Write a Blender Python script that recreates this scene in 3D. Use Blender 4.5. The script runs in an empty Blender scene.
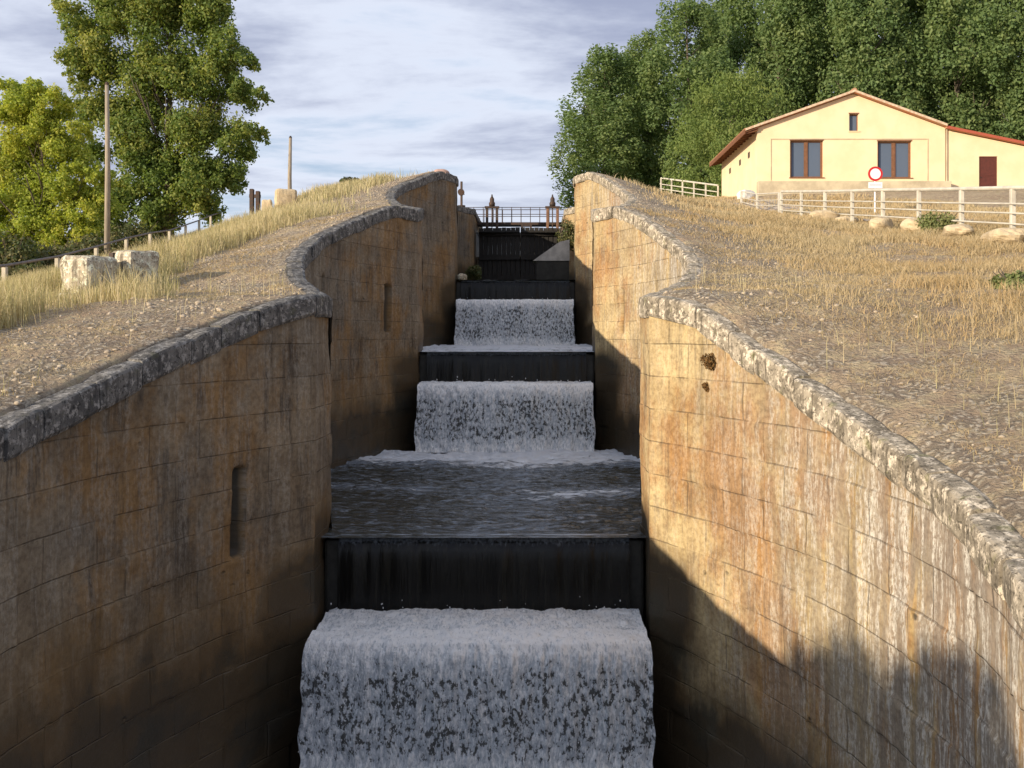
import bpy, bmesh, math, random
import numpy as np
from mathutils import Vector, Matrix

scene = bpy.context.scene
COL = scene.collection
random.seed(7)
RNG = np.random.default_rng(11)
R = math.radians

# ------------------------------------------------------------------ camera
cam_d = bpy.data.cameras.new('camera')
cam = bpy.data.objects.new('camera', cam_d)
COL.objects.link(cam)
cam_d.sensor_width = 36.0
cam_d.lens = 35.16
cam_d.clip_start = 0.1
cam_d.clip_end = 3000
cam.location = (0, 0, 0)
cam.rotation_euler = (R(90), 0, 0)
cam_d.shift_x = -22 / 1024
cam_d.shift_y = -50 / 1024
scene.camera = cam

# ------------------------------------------------------------------ light
SUN_AZ = 50.0      # degrees left of straight-behind the camera
SUN_EL = 13.0
sx, sy = -math.sin(R(SUN_AZ)), -math.cos(R(SUN_AZ))
to_sun = Vector((sx * math.cos(R(SUN_EL)), sy * math.cos(R(SUN_EL)), math.sin(R(SUN_EL))))
sun_d = bpy.data.lights.new('sun', 'SUN')
sun_d.energy = 5.0
sun_d.angle = R(0.55)
sun_d.color = (1.0, 0.85, 0.66)
sun = bpy.data.objects.new('sun', sun_d)
COL.objects.link(sun)
sun.rotation_euler = to_sun.to_track_quat('Z', 'Y').to_euler()

world = bpy.data.worlds.new('World')
scene.world = world
world.use_nodes = True
scene.view_settings.view_transform = 'Standard'
scene.view_settings.look = 'None'
scene.view_settings.exposure = 0.26
scene.view_settings.gamma = 1.0
scene.view_settings.use_curve_mapping = False


# ------------------------------------------------------------------ node helper
class NT:
    def __init__(self, tree):
        self.t = tree
        tree.nodes.clear()

    def n(self, kind, props=None, **ins):
        nd = self.t.nodes.new(kind)
        for k, v in (props or {}).items():
            setattr(nd, k, v)
        for k, v in ins.items():
            key = int(k[1:]) if (k[0] == 'i' and k[1:].isdigit()) else k.replace('_', ' ')
            self.set(nd.inputs[key], v)
        return nd

    def set(self, sock, v):
        if isinstance(v, bpy.types.NodeSocket):
            self.t.links.new(v, sock)
        elif isinstance(v, bpy.types.Node):
            self.t.links.new(v.outputs[0], sock)
        else:
            if sock.type == 'RGBA' and not isinstance(v, (int, float)) and len(v) == 3:
                v = (*v, 1)
            sock.default_value = v

    def math(self, op, a, b=0.0, c=None, clamp=False):
        nd = self.t.nodes.new('ShaderNodeMath')
        nd.operation = op
        nd.use_clamp = clamp
        self.set(nd.inputs[0], a)
        self.set(nd.inputs[1], b)
        if c is not None:
            self.set(nd.inputs[2], c)
        return nd.outputs[0]

    def mix(self, f, a, b, mode='MIX'):
        nd = self.t.nodes.new('ShaderNodeMixRGB')
        nd.blend_type = mode
        self.set(nd.inputs[0], f)
        self.set(nd.inputs[1], a)
        self.set(nd.inputs[2], b)
        return nd.outputs[0]

    def ramp(self, f, lo, hi, a=0.0, b=1.0):
        nd = self.t.nodes.new('ShaderNodeMapRange')
        nd.interpolation_type = 'SMOOTHSTEP'
        self.set(nd.inputs[0], f)
        nd.inputs[1].default_value = lo
        nd.inputs[2].default_value = hi
        nd.inputs[3].default_value = a
        nd.inputs[4].default_value = b
        return nd.outputs[0]

    def scale(self, vec, s, off=(0, 0, 0)):
        nd = self.t.nodes.new('ShaderNodeMapping')
        self.set(nd.inputs[0], vec)
        nd.inputs[1].default_value = off
        nd.inputs[3].default_value = s
        return nd.outputs[0]

    def noise(self, vec, scale=1.0, detail=4.0, rough=0.55, dist=0.0):
        nd = self.n('ShaderNodeTexNoise', None, Vector=vec, Scale=scale, Detail=detail, Roughness=rough, Distortion=dist)
        return nd.outputs[0]


# sky
w = NT(world.node_tree)
sky = w.n('ShaderNodeTexSky', dict(sky_type='NISHITA', sun_disc=False, sun_elevation=R(SUN_EL),
                                   sun_rotation=math.atan2(to_sun.x, to_sun.y), air_density=1.1, dust_density=1.4, ozone_density=1.5))
tc = w.n('ShaderNodeTexCoord')
sep = w.n('ShaderNodeSeparateXYZ', None, Vector=tc.outputs['Generated'])
zz = w.math('MAXIMUM', sep.outputs[2], 0.0)
den = w.math('ADD', zz, 0.10)
px_ = w.math('DIVIDE', sep.outputs[0], den)
py_ = w.math('DIVIDE', sep.outputs[1], den)
cv = w.n('ShaderNodeCombineXYZ', None, X=px_, Y=py_, Z=0.0)
band = w.noise(w.scale(cv.outputs[0], (0.40, 0.62, 1), (7.9, 2.4, 0)), 1.0, 8, 0.58, 0.25)
fine = w.noise(w.scale(cv.outputs[0], (1.2, 2.0, 1), (1.3, 4.7, 0)), 1.0, 8, 0.62, 0.2)
tot = w.math('ADD', w.math('MULTIPLY', band, 0.72), w.math('MULTIPLY', fine, 0.28))
cover = w.ramp(tot, 0.36, 0.47)
lum = w.ramp(tot, 0.44, 0.57)
ccol = w.mix(lum, (6.1, 6.5, 7.5), (2.8, 3.1, 4.3))
low = w.ramp(zz, 0.03, 0.22, 1.0, 0.0)
ccol = w.mix(w.math('MULTIPLY', low, 0.6), ccol, (6.5, 6.9, 7.7))
blue = w.mix(0.55, sky.outputs[0], (4.2, 5.3, 7.4))
skyc = w.mix(w.math('MULTIPLY', cover, 0.92), blue, ccol)
bg = w.n('ShaderNodeBackground', None, Color=skyc, Strength=0.112)
wo = w.n('ShaderNodeOutputWorld')
w.set(wo.inputs[0], bg.outputs[0])


# ------------------------------------------------------------------ materials
def mat(name, rough=0.9, spec=0.3):
    m = bpy.data.materials.new(name)
    m.use_nodes = True
    t = NT(m.node_tree)
    b = t.n('ShaderNodeBsdfPrincipled', None, Roughness=rough)
    b.inputs['Specular IOR Level'].default_value = spec
    o = t.n('ShaderNodeOutputMaterial')
    t.set(o.inputs[0], b.outputs[0])
    return m, t, b


def bump(t, b, h, strength=0.5, dist=0.02):
    bn = t.n('ShaderNodeBump', None, Strength=strength, Distance=dist, Height=h)
    t.set(b.inputs['Normal'], bn.outputs[0])


def simple(name, c1, c2=None, scale=6.0, rough=0.85, bmp=0.3, bd=0.01, stretch=(1, 1, 1), spec=0.3, metallic=0.0):
    m, t, b = mat(name, rough, spec)
    co = t.n('ShaderNodeTexCoord').outputs['Object']
    v = t.scale(co, stretch)
    n1 = t.noise(v, scale, 6, 0.6)
    c2 = c2 or tuple(x * 0.7 for x in c1)
    t.set(b.inputs['Base Color'], t.mix(t.ramp(n1, 0.3, 0.7), c1, c2))
    b.inputs['Metallic'].default_value = metallic
    if bmp:
        bump(t, b, t.noise(v, scale * 3, 5, 0.6), bmp, bd)
    return m


def masonry_mat(name, lo, hi, orange, pale, pale_amt, orange_amt, dark_amt, seed):
    m, t, b = mat(name, 0.9, 0.25)
    uv = t.n('ShaderNodeUVMap', dict(uv_map='UVMap')).outputs[0]
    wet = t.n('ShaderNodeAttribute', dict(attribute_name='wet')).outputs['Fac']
    wob = t.noise(uv, 1.7, 3, 0.5)
    wv = t.n('ShaderNodeVectorMath', dict(operation='MULTIPLY_ADD'), i0=t.n('ShaderNodeTexNoise', None, Vector=uv, Scale=3.0, Detail=3.0).outputs[1], i1=(0.03, 0.02, 0), i2=uv)
    br = t.n('ShaderNodeTexBrick', dict(offset=0.5, squash=1.0), Vector=t.scale(wv.outputs[0], (1, 1, 1), (seed, 0.13, 0)), Scale=1.0, Mortar_Size=0.013,
             Mortar_Smooth=0.9, Bias=0.0, Brick_Width=0.86, Row_Height=0.46, Color1=(0, 0, 0), Color2=(1, 1, 1), Mortar=(0.5, 0.5, 0.5))
    joint = br.outputs['Fac']
    big = t.noise(t.scale(uv, (0.35, 0.45, 1), (seed, seed, 0)), 1.0, 5, 0.6)
    c = t.mix(t.ramp(big, 0.35, 0.65), lo, hi)
    pb = t.n('ShaderNodeRGBToBW', None, Color=br.outputs[0]).outputs[0]
    c = t.mix(0.5, c, t.mix(pb, t.mix(1, c, (0.72, 0.68, 0.62), 'MULTIPLY'), t.mix(1, c, (1.2, 1.17, 1.1), 'MULTIPLY')))
    org = t.ramp(t.noise(t.scale(uv, (0.5, 0.38, 1), (seed + 4.3, 2.2, 0)), 1.0, 6, 0.7), 0.45, 0.60)
    c = t.mix(t.math('MULTIPLY', org, orange_amt), c, orange)
    # vertical run-off streaks
    st = t.noise(t.scale(wv.outputs[0], (4.5, 0.42, 1), (seed, 7.7, 0)), 1.0, 8, 0.78)
    brk = t.ramp(t.noise(t.scale(uv, (0.8, 1.1, 1), (seed + 2, 5, 0)), 1.0, 5, 0.65), 0.40, 0.60)
    c = t.mix(t.math('MULTIPLY', t.math('MULTIPLY', t.ramp(st, 0.47, 0.62), brk), dark_amt), c, (0.085, 0.07, 0.055))
    blot = t.noise(t.scale(wv.outputs[0], (1.6, 1.3, 1), (seed, 1, 0)), 1.0, 8, 0.72)
    c = t.mix(t.ramp(blot, 0.44, 0.60, 0.0, 0.6), c, t.mix(1, c, (0.60, 0.56, 0.52), 'MULTIPLY'))
    st2 = t.noise(t.scale(wv.outputs[0], (6.5, 0.55, 1), (seed + 9, 1.7, 0)), 1.0, 8, 0.8)
    fl = t.noise(t.scale(uv, (26, 12, 1)), 1.0, 6, 0.8)
    pm = t.math('MULTIPLY', t.ramp(st2, 0.47, 0.56), t.ramp(fl, 0.42, 0.54))
    su = t.n('ShaderNodeSeparateXYZ', None, Vector=uv)
    if pale_amt > 0.5:   # lime crust is heavy on the near half of the wall
        nearness = t.ramp(su.outputs[0], 5.0, 12.5, 1.0, 0.10)
        pm = t.math('MULTIPLY', pm, nearness)
        grey = t.ramp(t.noise(t.scale(uv, (2.6, 0.30, 1), (seed + 1.3, 3.7, 0)), 1.0, 8, 0.75), 0.37, 0.52)
        c = t.mix(t.math('MULTIPLY', t.math('MULTIPLY', grey, nearness), 0.85), c, (0.30, 0.26, 0.21))
    c = t.mix(t.math('MULTIPLY', pm, min(1.0, pale_amt)), c, pale)
    gr = t.noise(uv, 14.0, 6, 0.7)
    c = t.mix(t.ramp(gr, 0.42, 0.62, 0.0, 0.6), c, t.mix(1, c, (0.55, 0.52, 0.5), 'MULTIPLY'))
    sp = t.noise(t.scale(uv, (1, 1, 1), (4, 8, 0)), 38.0, 5, 0.75)
    c = t.mix(t.ramp(sp, 0.56, 0.68, 0.0, 0.55), c, t.mix(1, c, (1.45, 1.42, 1.38), 'MULTIPLY'))
    # pits and missing mortar
    jn = t.math('MULTIPLY', joint, t.ramp(t.noise(uv, 1.9, 4, 0.6), 0.36, 0.56))
    c = t.mix(t.math('MULTIPLY', jn, 0.46), c, (0.07, 0.055, 0.04))
    vo = t.n('ShaderNodeTexVoronoi', dict(feature='F1'), Vector=t.scale(uv, (1.0, 1.7, 1)), Scale=1.7, Randomness=1.0)
    pit = t.math('MULTIPLY', t.ramp(vo.outputs['Distance'], 0.05, 0.12, 1.0, 0.0), t.ramp(t.noise(uv, 0.9, 5, 0.7), 0.52, 0.60))
    c = t.mix(t.math('MULTIPLY', pit, 0.8), c, (0.045, 0.04, 0.028))
    # wet algae low on the wall and beside the falls; also painted shade in slots
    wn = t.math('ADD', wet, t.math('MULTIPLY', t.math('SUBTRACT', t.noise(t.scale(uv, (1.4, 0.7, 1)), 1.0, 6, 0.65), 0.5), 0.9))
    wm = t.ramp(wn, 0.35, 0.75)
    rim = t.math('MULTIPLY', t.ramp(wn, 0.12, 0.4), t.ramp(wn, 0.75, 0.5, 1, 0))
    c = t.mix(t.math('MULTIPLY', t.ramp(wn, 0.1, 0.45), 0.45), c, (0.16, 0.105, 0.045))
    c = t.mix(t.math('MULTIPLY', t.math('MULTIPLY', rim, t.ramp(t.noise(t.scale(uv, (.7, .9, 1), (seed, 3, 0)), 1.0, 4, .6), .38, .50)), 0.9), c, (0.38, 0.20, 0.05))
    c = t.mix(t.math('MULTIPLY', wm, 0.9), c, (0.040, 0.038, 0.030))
    t.set(b.inputs['Base Color'], c)
    t.set(b.inputs['Roughness'], t.ramp(wn, 0.3, 0.8, 0.92, 0.45))
    h = t.math('ADD', t.math('MULTIPLY', jn, -0.7), t.math('ADD', t.math('MULTIPLY', gr, 0.5), t.math('MULTIPLY', pit, -1.5)))
    h = t.math('ADD', h, t.math('MULTIPLY', pb, 0.35))
    bump(t, b, h, 0.75, 0.022)
    return m


M = {}
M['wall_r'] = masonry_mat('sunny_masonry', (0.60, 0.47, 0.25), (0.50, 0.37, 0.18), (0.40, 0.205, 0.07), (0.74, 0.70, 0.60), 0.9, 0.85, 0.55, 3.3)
M['wall_l'] = masonry_mat('shaded_masonry', (0.26, 0.21, 0.145), (0.155, 0.13, 0.10), (0.26, 0.15, 0.055), (0.38, 0.36, 0.31), 0.3, 0.8, 0.9, 8.1)  # left walls' shade put into a darker, greyer base; stains heavier too


def coping_mat(name, light, dark, moss):
    m, t, b = mat(name, 0.95, 0.15)
    co = t.n('ShaderNodeTexCoord').outputs['Object']
    n1 = t.noise(co, 3.0, 7, 0.7)
    n2 = t.noise(co, 11.0, 6, 0.7)
    n3 = t.noise(t.scale(co, (9, 9, 1.6)), 1.0, 6, 0.7)
    c = t.mix(t.ramp(n1, 0.38, 0.62), light, dark)
    c = t.mix(t.ramp(n2, 0.50, 0.60), c, tuple(min(0.8, x * 1.6 + 0.04) for x in light))
    c = t.mix(t.ramp(t.noise(co, 23.0, 5, 0.7), 0.54, 0.62, 0, .8), c, tuple(x * 0.3 for x in dark))
    c = t.mix(t.math('MULTIPLY', t.ramp(n3, 0.5, 0.65), 0.75), c, tuple(x * 0.45 for x in dark))
    c = t.mix(t.math('MULTIPLY', t.ramp(t.noise(co, 5.3, 4, 0.6), 0.58, 0.7), 0.5), c, moss)
    t.set(b.inputs['Base Color'], c)
    bump(t, b, t.math('ADD', n2, t.math('MULTIPLY', n3, 0.8)), 0.7, 0.022)
    return m


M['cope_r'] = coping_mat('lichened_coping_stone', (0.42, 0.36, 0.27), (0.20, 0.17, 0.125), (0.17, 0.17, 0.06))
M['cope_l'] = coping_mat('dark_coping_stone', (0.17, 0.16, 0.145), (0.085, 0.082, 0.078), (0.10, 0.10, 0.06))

# ground: dry earth, pale rubble, straw
m, t, b = mat('dry_earth', 0.97, 0.1)
co = t.n('ShaderNodeTexCoord').outputs['Object']
lit_ = t.n('ShaderNodeAttribute', dict(attribute_name='stony')).outputs['Fac']
n1 = t.noise(co, 0.55, 6, 0.65)
n2 = t.noise(co, 4.0, 7, 0.72)
n3 = t.noise(co, 17.0, 6, 0.75)
vo = t.n('ShaderNodeTexVoronoi', dict(feature='F1'), Vector=t.n('ShaderNodeVectorMath', dict(operation='MULTIPLY_ADD'), i0=t.n('ShaderNodeTexNoise', None, Vector=co, Scale=6.0, Detail=5.0).outputs[1], i1=(.25, .25, .25), i2=co).outputs[0], Scale=15.0, Randomness=1.0)
gn = t.ramp(t.noise(co, 0.8, 5, 0.7), 0.56, 0.68)
c = t.mix(t.ramp(n1, 0.36, 0.64), (0.46, 0.36, 0.245), (0.38, 0.28, 0.19))
c = t.mix(t.ramp(n2, 0.45, 0.62), c, (0.55, 0.45, 0.28))
c = t.mix(t.math('MULTIPLY', t.ramp(n3, 0.5, 0.66), 0.6), c, (0.20, 0.155, 0.11))
c = t.mix(t.math('MULTIPLY', gn, 0.5), c, (0.25, 0.24, 0.10))
st = t.math('MULTIPLY', lit_, t.ramp(t.noise(co, 1.6, 5, 0.7), 0.40, 0.56))
stc = t.mix(t.ramp(vo.outputs['Distance'], 0.25, 0.55), t.mix(vo.outputs['Color'], (0.64, 0.57, 0.46), (0.45, 0.39, 0.30)), (0.22, 0.18, 0.14))
c = t.mix(t.math('MULTIPLY', st, 0.85), c, stc)
t.set(b.inputs['Base Color'], c)
bump(t, b, t.math('ADD', t.math('MULTIPLY', n2, 0.7), t.math('ADD', n3, t.math('MULTIPLY', vo.outputs['Distance'], -0.8))), 1.0, 0.06)
M['ground'] = m
M['track'] = simple('pale_gravel', (0.50, 0.42, 0.34), (0.40, 0.33, 0.25), 5, 0.95, 0.6, 0.02)
M['rubble'] = simple('pale_limestone_rubble', (0.52, 0.44, 0.33), (0.33, 0.27, 0.20), 7, 0.95, 0.6, 0.01)
M['boulder'] = simple('yellow_limestone', (0.62, 0.50, 0.32), (0.40, 0.31, 0.19), 2.4, 0.95, 0.8, 0.04)
M['whitestone'] = simple('whitewashed_stone', (0.80, 0.78, 0.70), (0.6, 0.57, 0.5), 3, 0.9, 0.4, 0.02)


# water
def water_mat(name, base, foamc, wavescale, foamscale, thresh, rough=0.08):
    m, t, b = mat(name, rough, 0.5)
    b.inputs['IOR'].default_value = 1.33
    co = t.n('ShaderNodeTexCoord').outputs['Object']
    fo = t.n('ShaderNodeAttribute', dict(attribute_name='foam')).outputs['Fac']
    nz = t.noise(t.scale(co, (0.75, 1.5, 1)), foamscale, 8, 0.72, 0.6)
    f = t.ramp(t.math('ADD', fo, nz), thresh, thresh + 0.12)
    c = t.mix(t.noise(co, 0.6, 3, 0.5), base, tuple(x * 1.9 for x in base))
    ae = t.noise(t.scale(co, (1.3, 4.5, 1)), 2.2, 8, 0.75, 0.9)
    cen = t.ramp(t.math('ADD', t.math('MULTIPLY', fo, 0.5), ae), 0.50, 0.68)
    c = t.mix(t.math('MULTIPLY', cen, 0.85 if thresh < 2 else 0.0), c, (0.27, 0.32, 0.39))
    c = t.mix(f, c, foamc)
    t.set(b.inputs['Base Color'], c)
    t.set(b.inputs['Roughness'], t.mix(f, (rough,) * 3, (0.9,) * 3))
    n = t.noise(t.scale(co, (0.8, 1.5, 1)), wavescale, 6, 0.7, 0.8)
    bump(t, b, t.math('ADD', n, t.math('MULTIPLY', f, 0.3)), 1.0, 0.12)
    return m


M['pool'] = water_mat('churned_canal_water', (0.020, 0.019, 0.011), (0.72, 0.76, 0.82), 4.5, 2.9, 0.74)
M['still'] = water_mat('still_canal_water', (0.02, 0.025, 0.014), (0.5, 0.5, 0.5), 2.0, 2.0, 3.0, 0.05)

m, t, b = mat('dark_sheet_water', 0.25, 0.25)
co = t.n('ShaderNodeTexCoord').outputs['Object']
s1 = t.noise(t.scale(co, (10, 10, 0.5)), 1.0, 6, 0.65)
s2 = t.noise(t.scale(co, (28, 28, 1.2)), 1.0, 4, 0.6)
ft = t.n('ShaderNodeAttribute', dict(attribute_name='foam')).outputs['Fac']
c = t.mix(t.ramp(s1, 0.45, 0.75), (0.004, 0.004, 0.0035), (0.016, 0.015, 0.011))
c = t.mix(t.ramp(t.math('ADD', ft, t.math('MULTIPLY', s2, 0.5)), 0.82, 1.15), c, (0.24, 0.28, 0.33))
t.set(b.inputs['Base Color'], c)
bump(t, b, t.math('ADD', s1, t.math('MULTIPLY', s2, 0.4)), 0.5, 0.02)
M['nappe'] = m

m, t, b = mat('white_falling_water', 0.7, 0.4)
uv = t.n('ShaderNodeUVMap', dict(uv_map='UVMap')).outputs[0]
fo = t.n('ShaderNodeAttribute', dict(attribute_name='foam')).outputs['Fac']
ds = t.n('ShaderNodeTexNoise', None, Vector=t.scale(uv, (3, 2, 1)), Scale=1.0, Detail=3.0).outputs[1]
dv = t.n('ShaderNodeVectorMath', dict(operation='MULTIPLY_ADD'), i0=ds, i1=(0.06, 0.05, 0), i2=uv).outputs[0]
a1 = t.noise(t.scale(dv, (16, 8.5, 1)), 1.0, 4, 0.6, 0.15)
a2 = t.noise(t.scale(dv, (48, 27, 1)), 1.0, 5, 0.7, 0.1)
a3 = t.noise(t.scale(uv, (2.5, 0.9, 1)), 1.0, 3, 0.5)
hole = t.math('ADD', t.math('ADD', t.math('MULTIPLY', a1, 0.6), t.math('MULTIPLY', a2, 0.28)), t.math('MULTIPLY', a3, 0.22))
hole = t.math('SUBTRACT', hole, t.math('MULTIPLY', fo, 0.30))
hm = t.ramp(hole, 0.57, 0.605)
soft = t.ramp(t.math('ADD', t.math('MULTIPLY', hole, .5), t.math('MULTIPLY', t.noise(t.scale(dv, (34, 9, 1), (3, 3, 0)), 1.0, 6, 0.75), .5)), 0.42, 0.55)
c = t.mix(soft, (0.95, 0.97, 0.98), (0.50, 0.55, 0.60))
c = t.mix(hm, c, (0.085, 0.09, 0.09))
t.set(b.inputs['Base Color'], c)
hb = t.math('ADD', t.math('MULTIPLY', hole, -1.0), t.math('MULTIPLY', t.noise(t.scale(uv, (60, 26, 1)), 1.0, 4, 0.7), 0.35))
bump(t, b, hb, 0.9, 0.09)
M['fall'] = m
M['spray'] = simple('water_spray', (0.8, 0.83, 0.86), (0.7, 0.73, 0.76), 20, 0.5, 0)

# plants
def leaf_mat(name, a, bcol, ccol_, trans=0.35):
    m, t, b = mat(name, 0.6, 0.25)
    tint = t.n('ShaderNodeAttribute', dict(attribute_name='tint')).outputs['Fac']
    oi = t.n('ShaderNodeObjectInfo').outputs['Random']
    co = t.n('ShaderNodeTexCoord').outputs['Object']
    n = t.noise(co, 0.35, 3, 0.5)
    c = t.mix(tint, a, bcol)
    c = t.mix(t.ramp(t.math('ADD', t.math('MULTIPLY', tint, 0.45), t.math('MULTIPLY', n, 0.8)), 0.5, 0.95), c, ccol_)
    c = t.mix(t.math('MULTIPLY', oi, 0.35), c, t.mix(1, c, (0.8, 0.86, 0.9), 'MULTIPLY'))
    t.set(b.inputs['Base Color'], c)
    tr = t.n('ShaderNodeBsdfTranslucent', None, Color=t.mix(1, c, (1.25, 1.3, 0.7), 'MULTIPLY'))
    ms = t.n('ShaderNodeMixShader', None, Fac=trans)
    t.set(ms.inputs[1], b.outputs[0])
    t.set(ms.inputs[2], tr.outputs[0])
    out = [n_ for n_ in t.t.nodes if n_.type == 'OUTPUT_MATERIAL'][0]
    t.set(out.inputs[0], ms.outputs[0])
    return m


M['poplar'] = leaf_mat('poplar_leaves', (0.125, 0.19, 0.07), (0.175, 0.255, 0.09), (0.23, 0.28, 0.10), 0.38)
M['willow'] = leaf_mat('willow_leaves', (0.15, 0.215, 0.055), (0.20, 0.27, 0.075), (0.24, 0.28, 0.08), 0.35)
M['bigleaf'] = leaf_mat('broad_leaves', (0.13, 0.20, 0.055), (0.24, 0.31, 0.08), (0.37, 0.36, 0.09), 0.42)
M['yellowleaf'] = leaf_mat('autumn_leaves', (0.27, 0.34, 0.06), (0.45, 0.50, 0.09), (0.56, 0.52, 0.10), 0.45)
M['shrubleaf'] = leaf_mat('shrub_leaves', (0.06, 0.09, 0.03), (0.13, 0.14, 0.05), (0.20, 0.16, 0.07), 0.2)
M['bushleaf'] = leaf_mat('green_bush_leaves', (0.16, 0.20, 0.07), (0.24, 0.27, 0.10), (0.30, 0.28, 0.12), 0.25)
M['straw'] = leaf_mat('straw', (0.44, 0.35, 0.20), (0.78, 0.67, 0.43), (0.36, 0.33, 0.14), 0.25)
M['drygrass'] = leaf_mat('dry_sward', (0.40, 0.31, 0.18), (0.62, 0.51, 0.32), (0.48, 0.33, 0.16), 0.2)
M['tuft'] = simple('rusty_moss', (0.20, 0.10, 0.03), (0.10, 0.07, 0.03), 30, 1, 0.8)
M['bark'] = simple('bark', (0.16, 0.13, 0.10), (0.09, 0.07, 0.055), 5, 0.95, 0.8, 0.03, (3, 3, 0.5))
M['polewood'] = simple('pale_pole_wood', (0.40, 0.34, 0.26), (0.28, 0.23, 0.17), 6, 0.9, 0.4, 0.01, (4, 4, 0.4))
M['concrete'] = simple('concrete', (0.62, 0.56, 0.44), (0.48, 0.42, 0.32), 6, 0.95, 0.4, 0.005)
M['rail_grey'] = simple('weathered_rail', (0.20, 0.17, 0.16), (0.14, 0.12, 0.11), 4, 0.7, 0.2)
M['whitewood'] = simple('white_painted_wood', (0.64, 0.60, 0.49), (0.48, 0.44, 0.36), 3, 0.7, 0.2, 0.004)
M['yellowwall'] = simple('yellow_render', (0.86, 0.68, 0.44), (0.80, 0.62, 0.38), 1.2, 0.9, 0.25, 0.006)
M['plinth'] = simple('stained_render', (0.62, 0.53, 0.36), (0.42, 0.35, 0.24), 1.4, 0.95, 0.4, 0.01)
M['window_wood'] = simple('brown_window_wood', (0.23, 0.11, 0.06), (0.17, 0.08, 0.04), 6, 0.6, 0.2)
M['door_wood'] = simple('dark_red_door_paint', (0.12, 0.035, 0.025), (0.09, 0.028, 0.02), 6, 0.6, 0.2)
M['soffit'] = simple('brown_soffit_wood', (0.20, 0.085, 0.04), (0.14, 0.06, 0.03), 5, 0.8, 0.3)
M['metal_dark'] = simple('dark_iron', (0.05, 0.045, 0.042), (0.09, 0.05, 0.03), 9, 0.6, 0.2, metallic=0.3)
M['rust'] = simple('rusty_iron', (0.24, 0.13, 0.075), (0.15, 0.08, 0.05), 9, 0.8, 0.3)
M['gatewood'] = simple('wet_gate_timber', (0.030, 0.026, 0.022), (0.016, 0.015, 0.013), 4, 0.7, 0.5, 0.02, (8, 1, 0.6))
M['weir'] = simple('wet_weir_concrete', (0.05, 0.047, 0.04), (0.025, 0.024, 0.02), 3, 0.5, 0.5, 0.03)
M['stone_block'] = coping_mat('lichened_block', (0.55, 0.48, 0.36), (0.30, 0.25, 0.18), (0.33, 0.32, 0.14))
M['sign_white'] = simple('sign_white', (0.82, 0.82, 0.82), (0.78, 0.78, 0.79), 3, 0.4, 0)
M['sign_red'] = simple('sign_red', (0.55, 0.03, 0.03), (0.5, 0.03, 0.03), 3, 0.4, 0)
M['sign_grey'] = simple('sign_grey_print', (0.35, 0.38, 0.45), (0.35, 0.38, 0.45), 3, 0.5, 0)

m, t, b = mat('window_glass', 0.04, 0.6)
t.set(b.inputs['Base Color'], (0.10, 0.13, 0.18))
M['glass'] = m

m, t, b = mat('terracotta_tiles', 0.9, 0.15)
co = t.n('ShaderNodeTexCoord').outputs['Object']
n = t.noise(co, 2.2, 5, 0.7)
t.set(b.inputs['Base Color'], t.mix(t.ramp(n, 0.35, 0.65), (0.50, 0.20, 0.11), (0.40, 0.26, 0.16)))
M['tiles'] = m


# ------------------------------------------------------------------ noise in numpy
def _hash(ix, iy, iz, seed):
    n = (ix * 374761393 + iy * 668265263 + iz * 2147483647 + seed * 1274126177) & 0xffffffff
    n = ((n ^ (n >> 13)) * 1274126177) & 0xffffffff
    n = (n ^ (n >> 16)) & 0xffffffff
    return n / 4294967295.0


def vnoise(x, y, z=0.0, seed=0):
    x = np.asarray(x, float); y = np.asarray(y, float); z = np.zeros_like(x) + z
    ix = np.floor(x).astype(np.int64); iy = np.floor(y).astype(np.int64); iz = np.floor(z).astype(np.int64)
    fx, fy, fz = x - ix, y - iy, z - iz
    fx = fx * fx * (3 - 2 * fx); fy = fy * fy * (3 - 2 * fy); fz = fz * fz * (3 - 2 * fz)
    r = 0
    for dx in (0, 1):
        for dy in (0, 1):
            for dz in (0, 1):
                wgt = (fx if dx else 1 - fx) * (fy if dy else 1 - fy) * (fz if dz else 1 - fz)
                r = r + wgt * _hash(ix + dx, iy + dy, iz + dz, seed)
    return r


def fbm(x, y, z=0.0, oct=4, seed=0):
    a, s, tot = 0.5, 0.0, 0.0
    f = 1.0
    for o in range(oct):
        s = s + a * vnoise(np.asarray(x) * f, np.asarray(y) * f, np.asarray(z) * f if not np.isscalar(z) else z * f, seed + o)
        tot += a; a *= 0.5; f *= 2.03
    return s / tot


# ------------------------------------------------------------------ object helpers
def link(name, me, mt=None, parent=None):
    o = bpy.data.objects.new(name, me)
    COL.objects.link(o)
    if mt is not None:
        if isinstance(mt, (list, tuple)):
            for q in mt:
                me.materials.append(q)
        else:
            me.materials.append(mt)
    if parent is not None:
        o.parent = parent
        o.matrix_parent_inverse = Matrix.Translation(-Vector(parent.location)) if parent.rotation_euler.z == 0 else parent.matrix_basis.inverted()
    return o


def tag(o, label=None, cat=None, group=None, kind=None):
    if label: o['label'] = label
    if cat: o['category'] = cat
    if group: o['group'] = group
    if kind: o['kind'] = kind
    return o


def thing(name, loc, label, cat, group=None, rz=0.0):
    o = bpy.data.objects.new(name, None)
    o.empty_display_size = 0.3
    COL.objects.link(o)
    o.location = loc
    o.rotation_euler = (0, 0, rz)
    return tag(o, label, cat, group)


def mesh_from(verts, faces, smooth=False):
    me = bpy.data.meshes.new('mesh')
    me.from_pydata([tuple(v) for v in verts], [], [tuple(f) for f in faces])
    if smooth:
        me.polygons.foreach_set('use_smooth', [True] * len(me.polygons))
    me.update()
    return me


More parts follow.
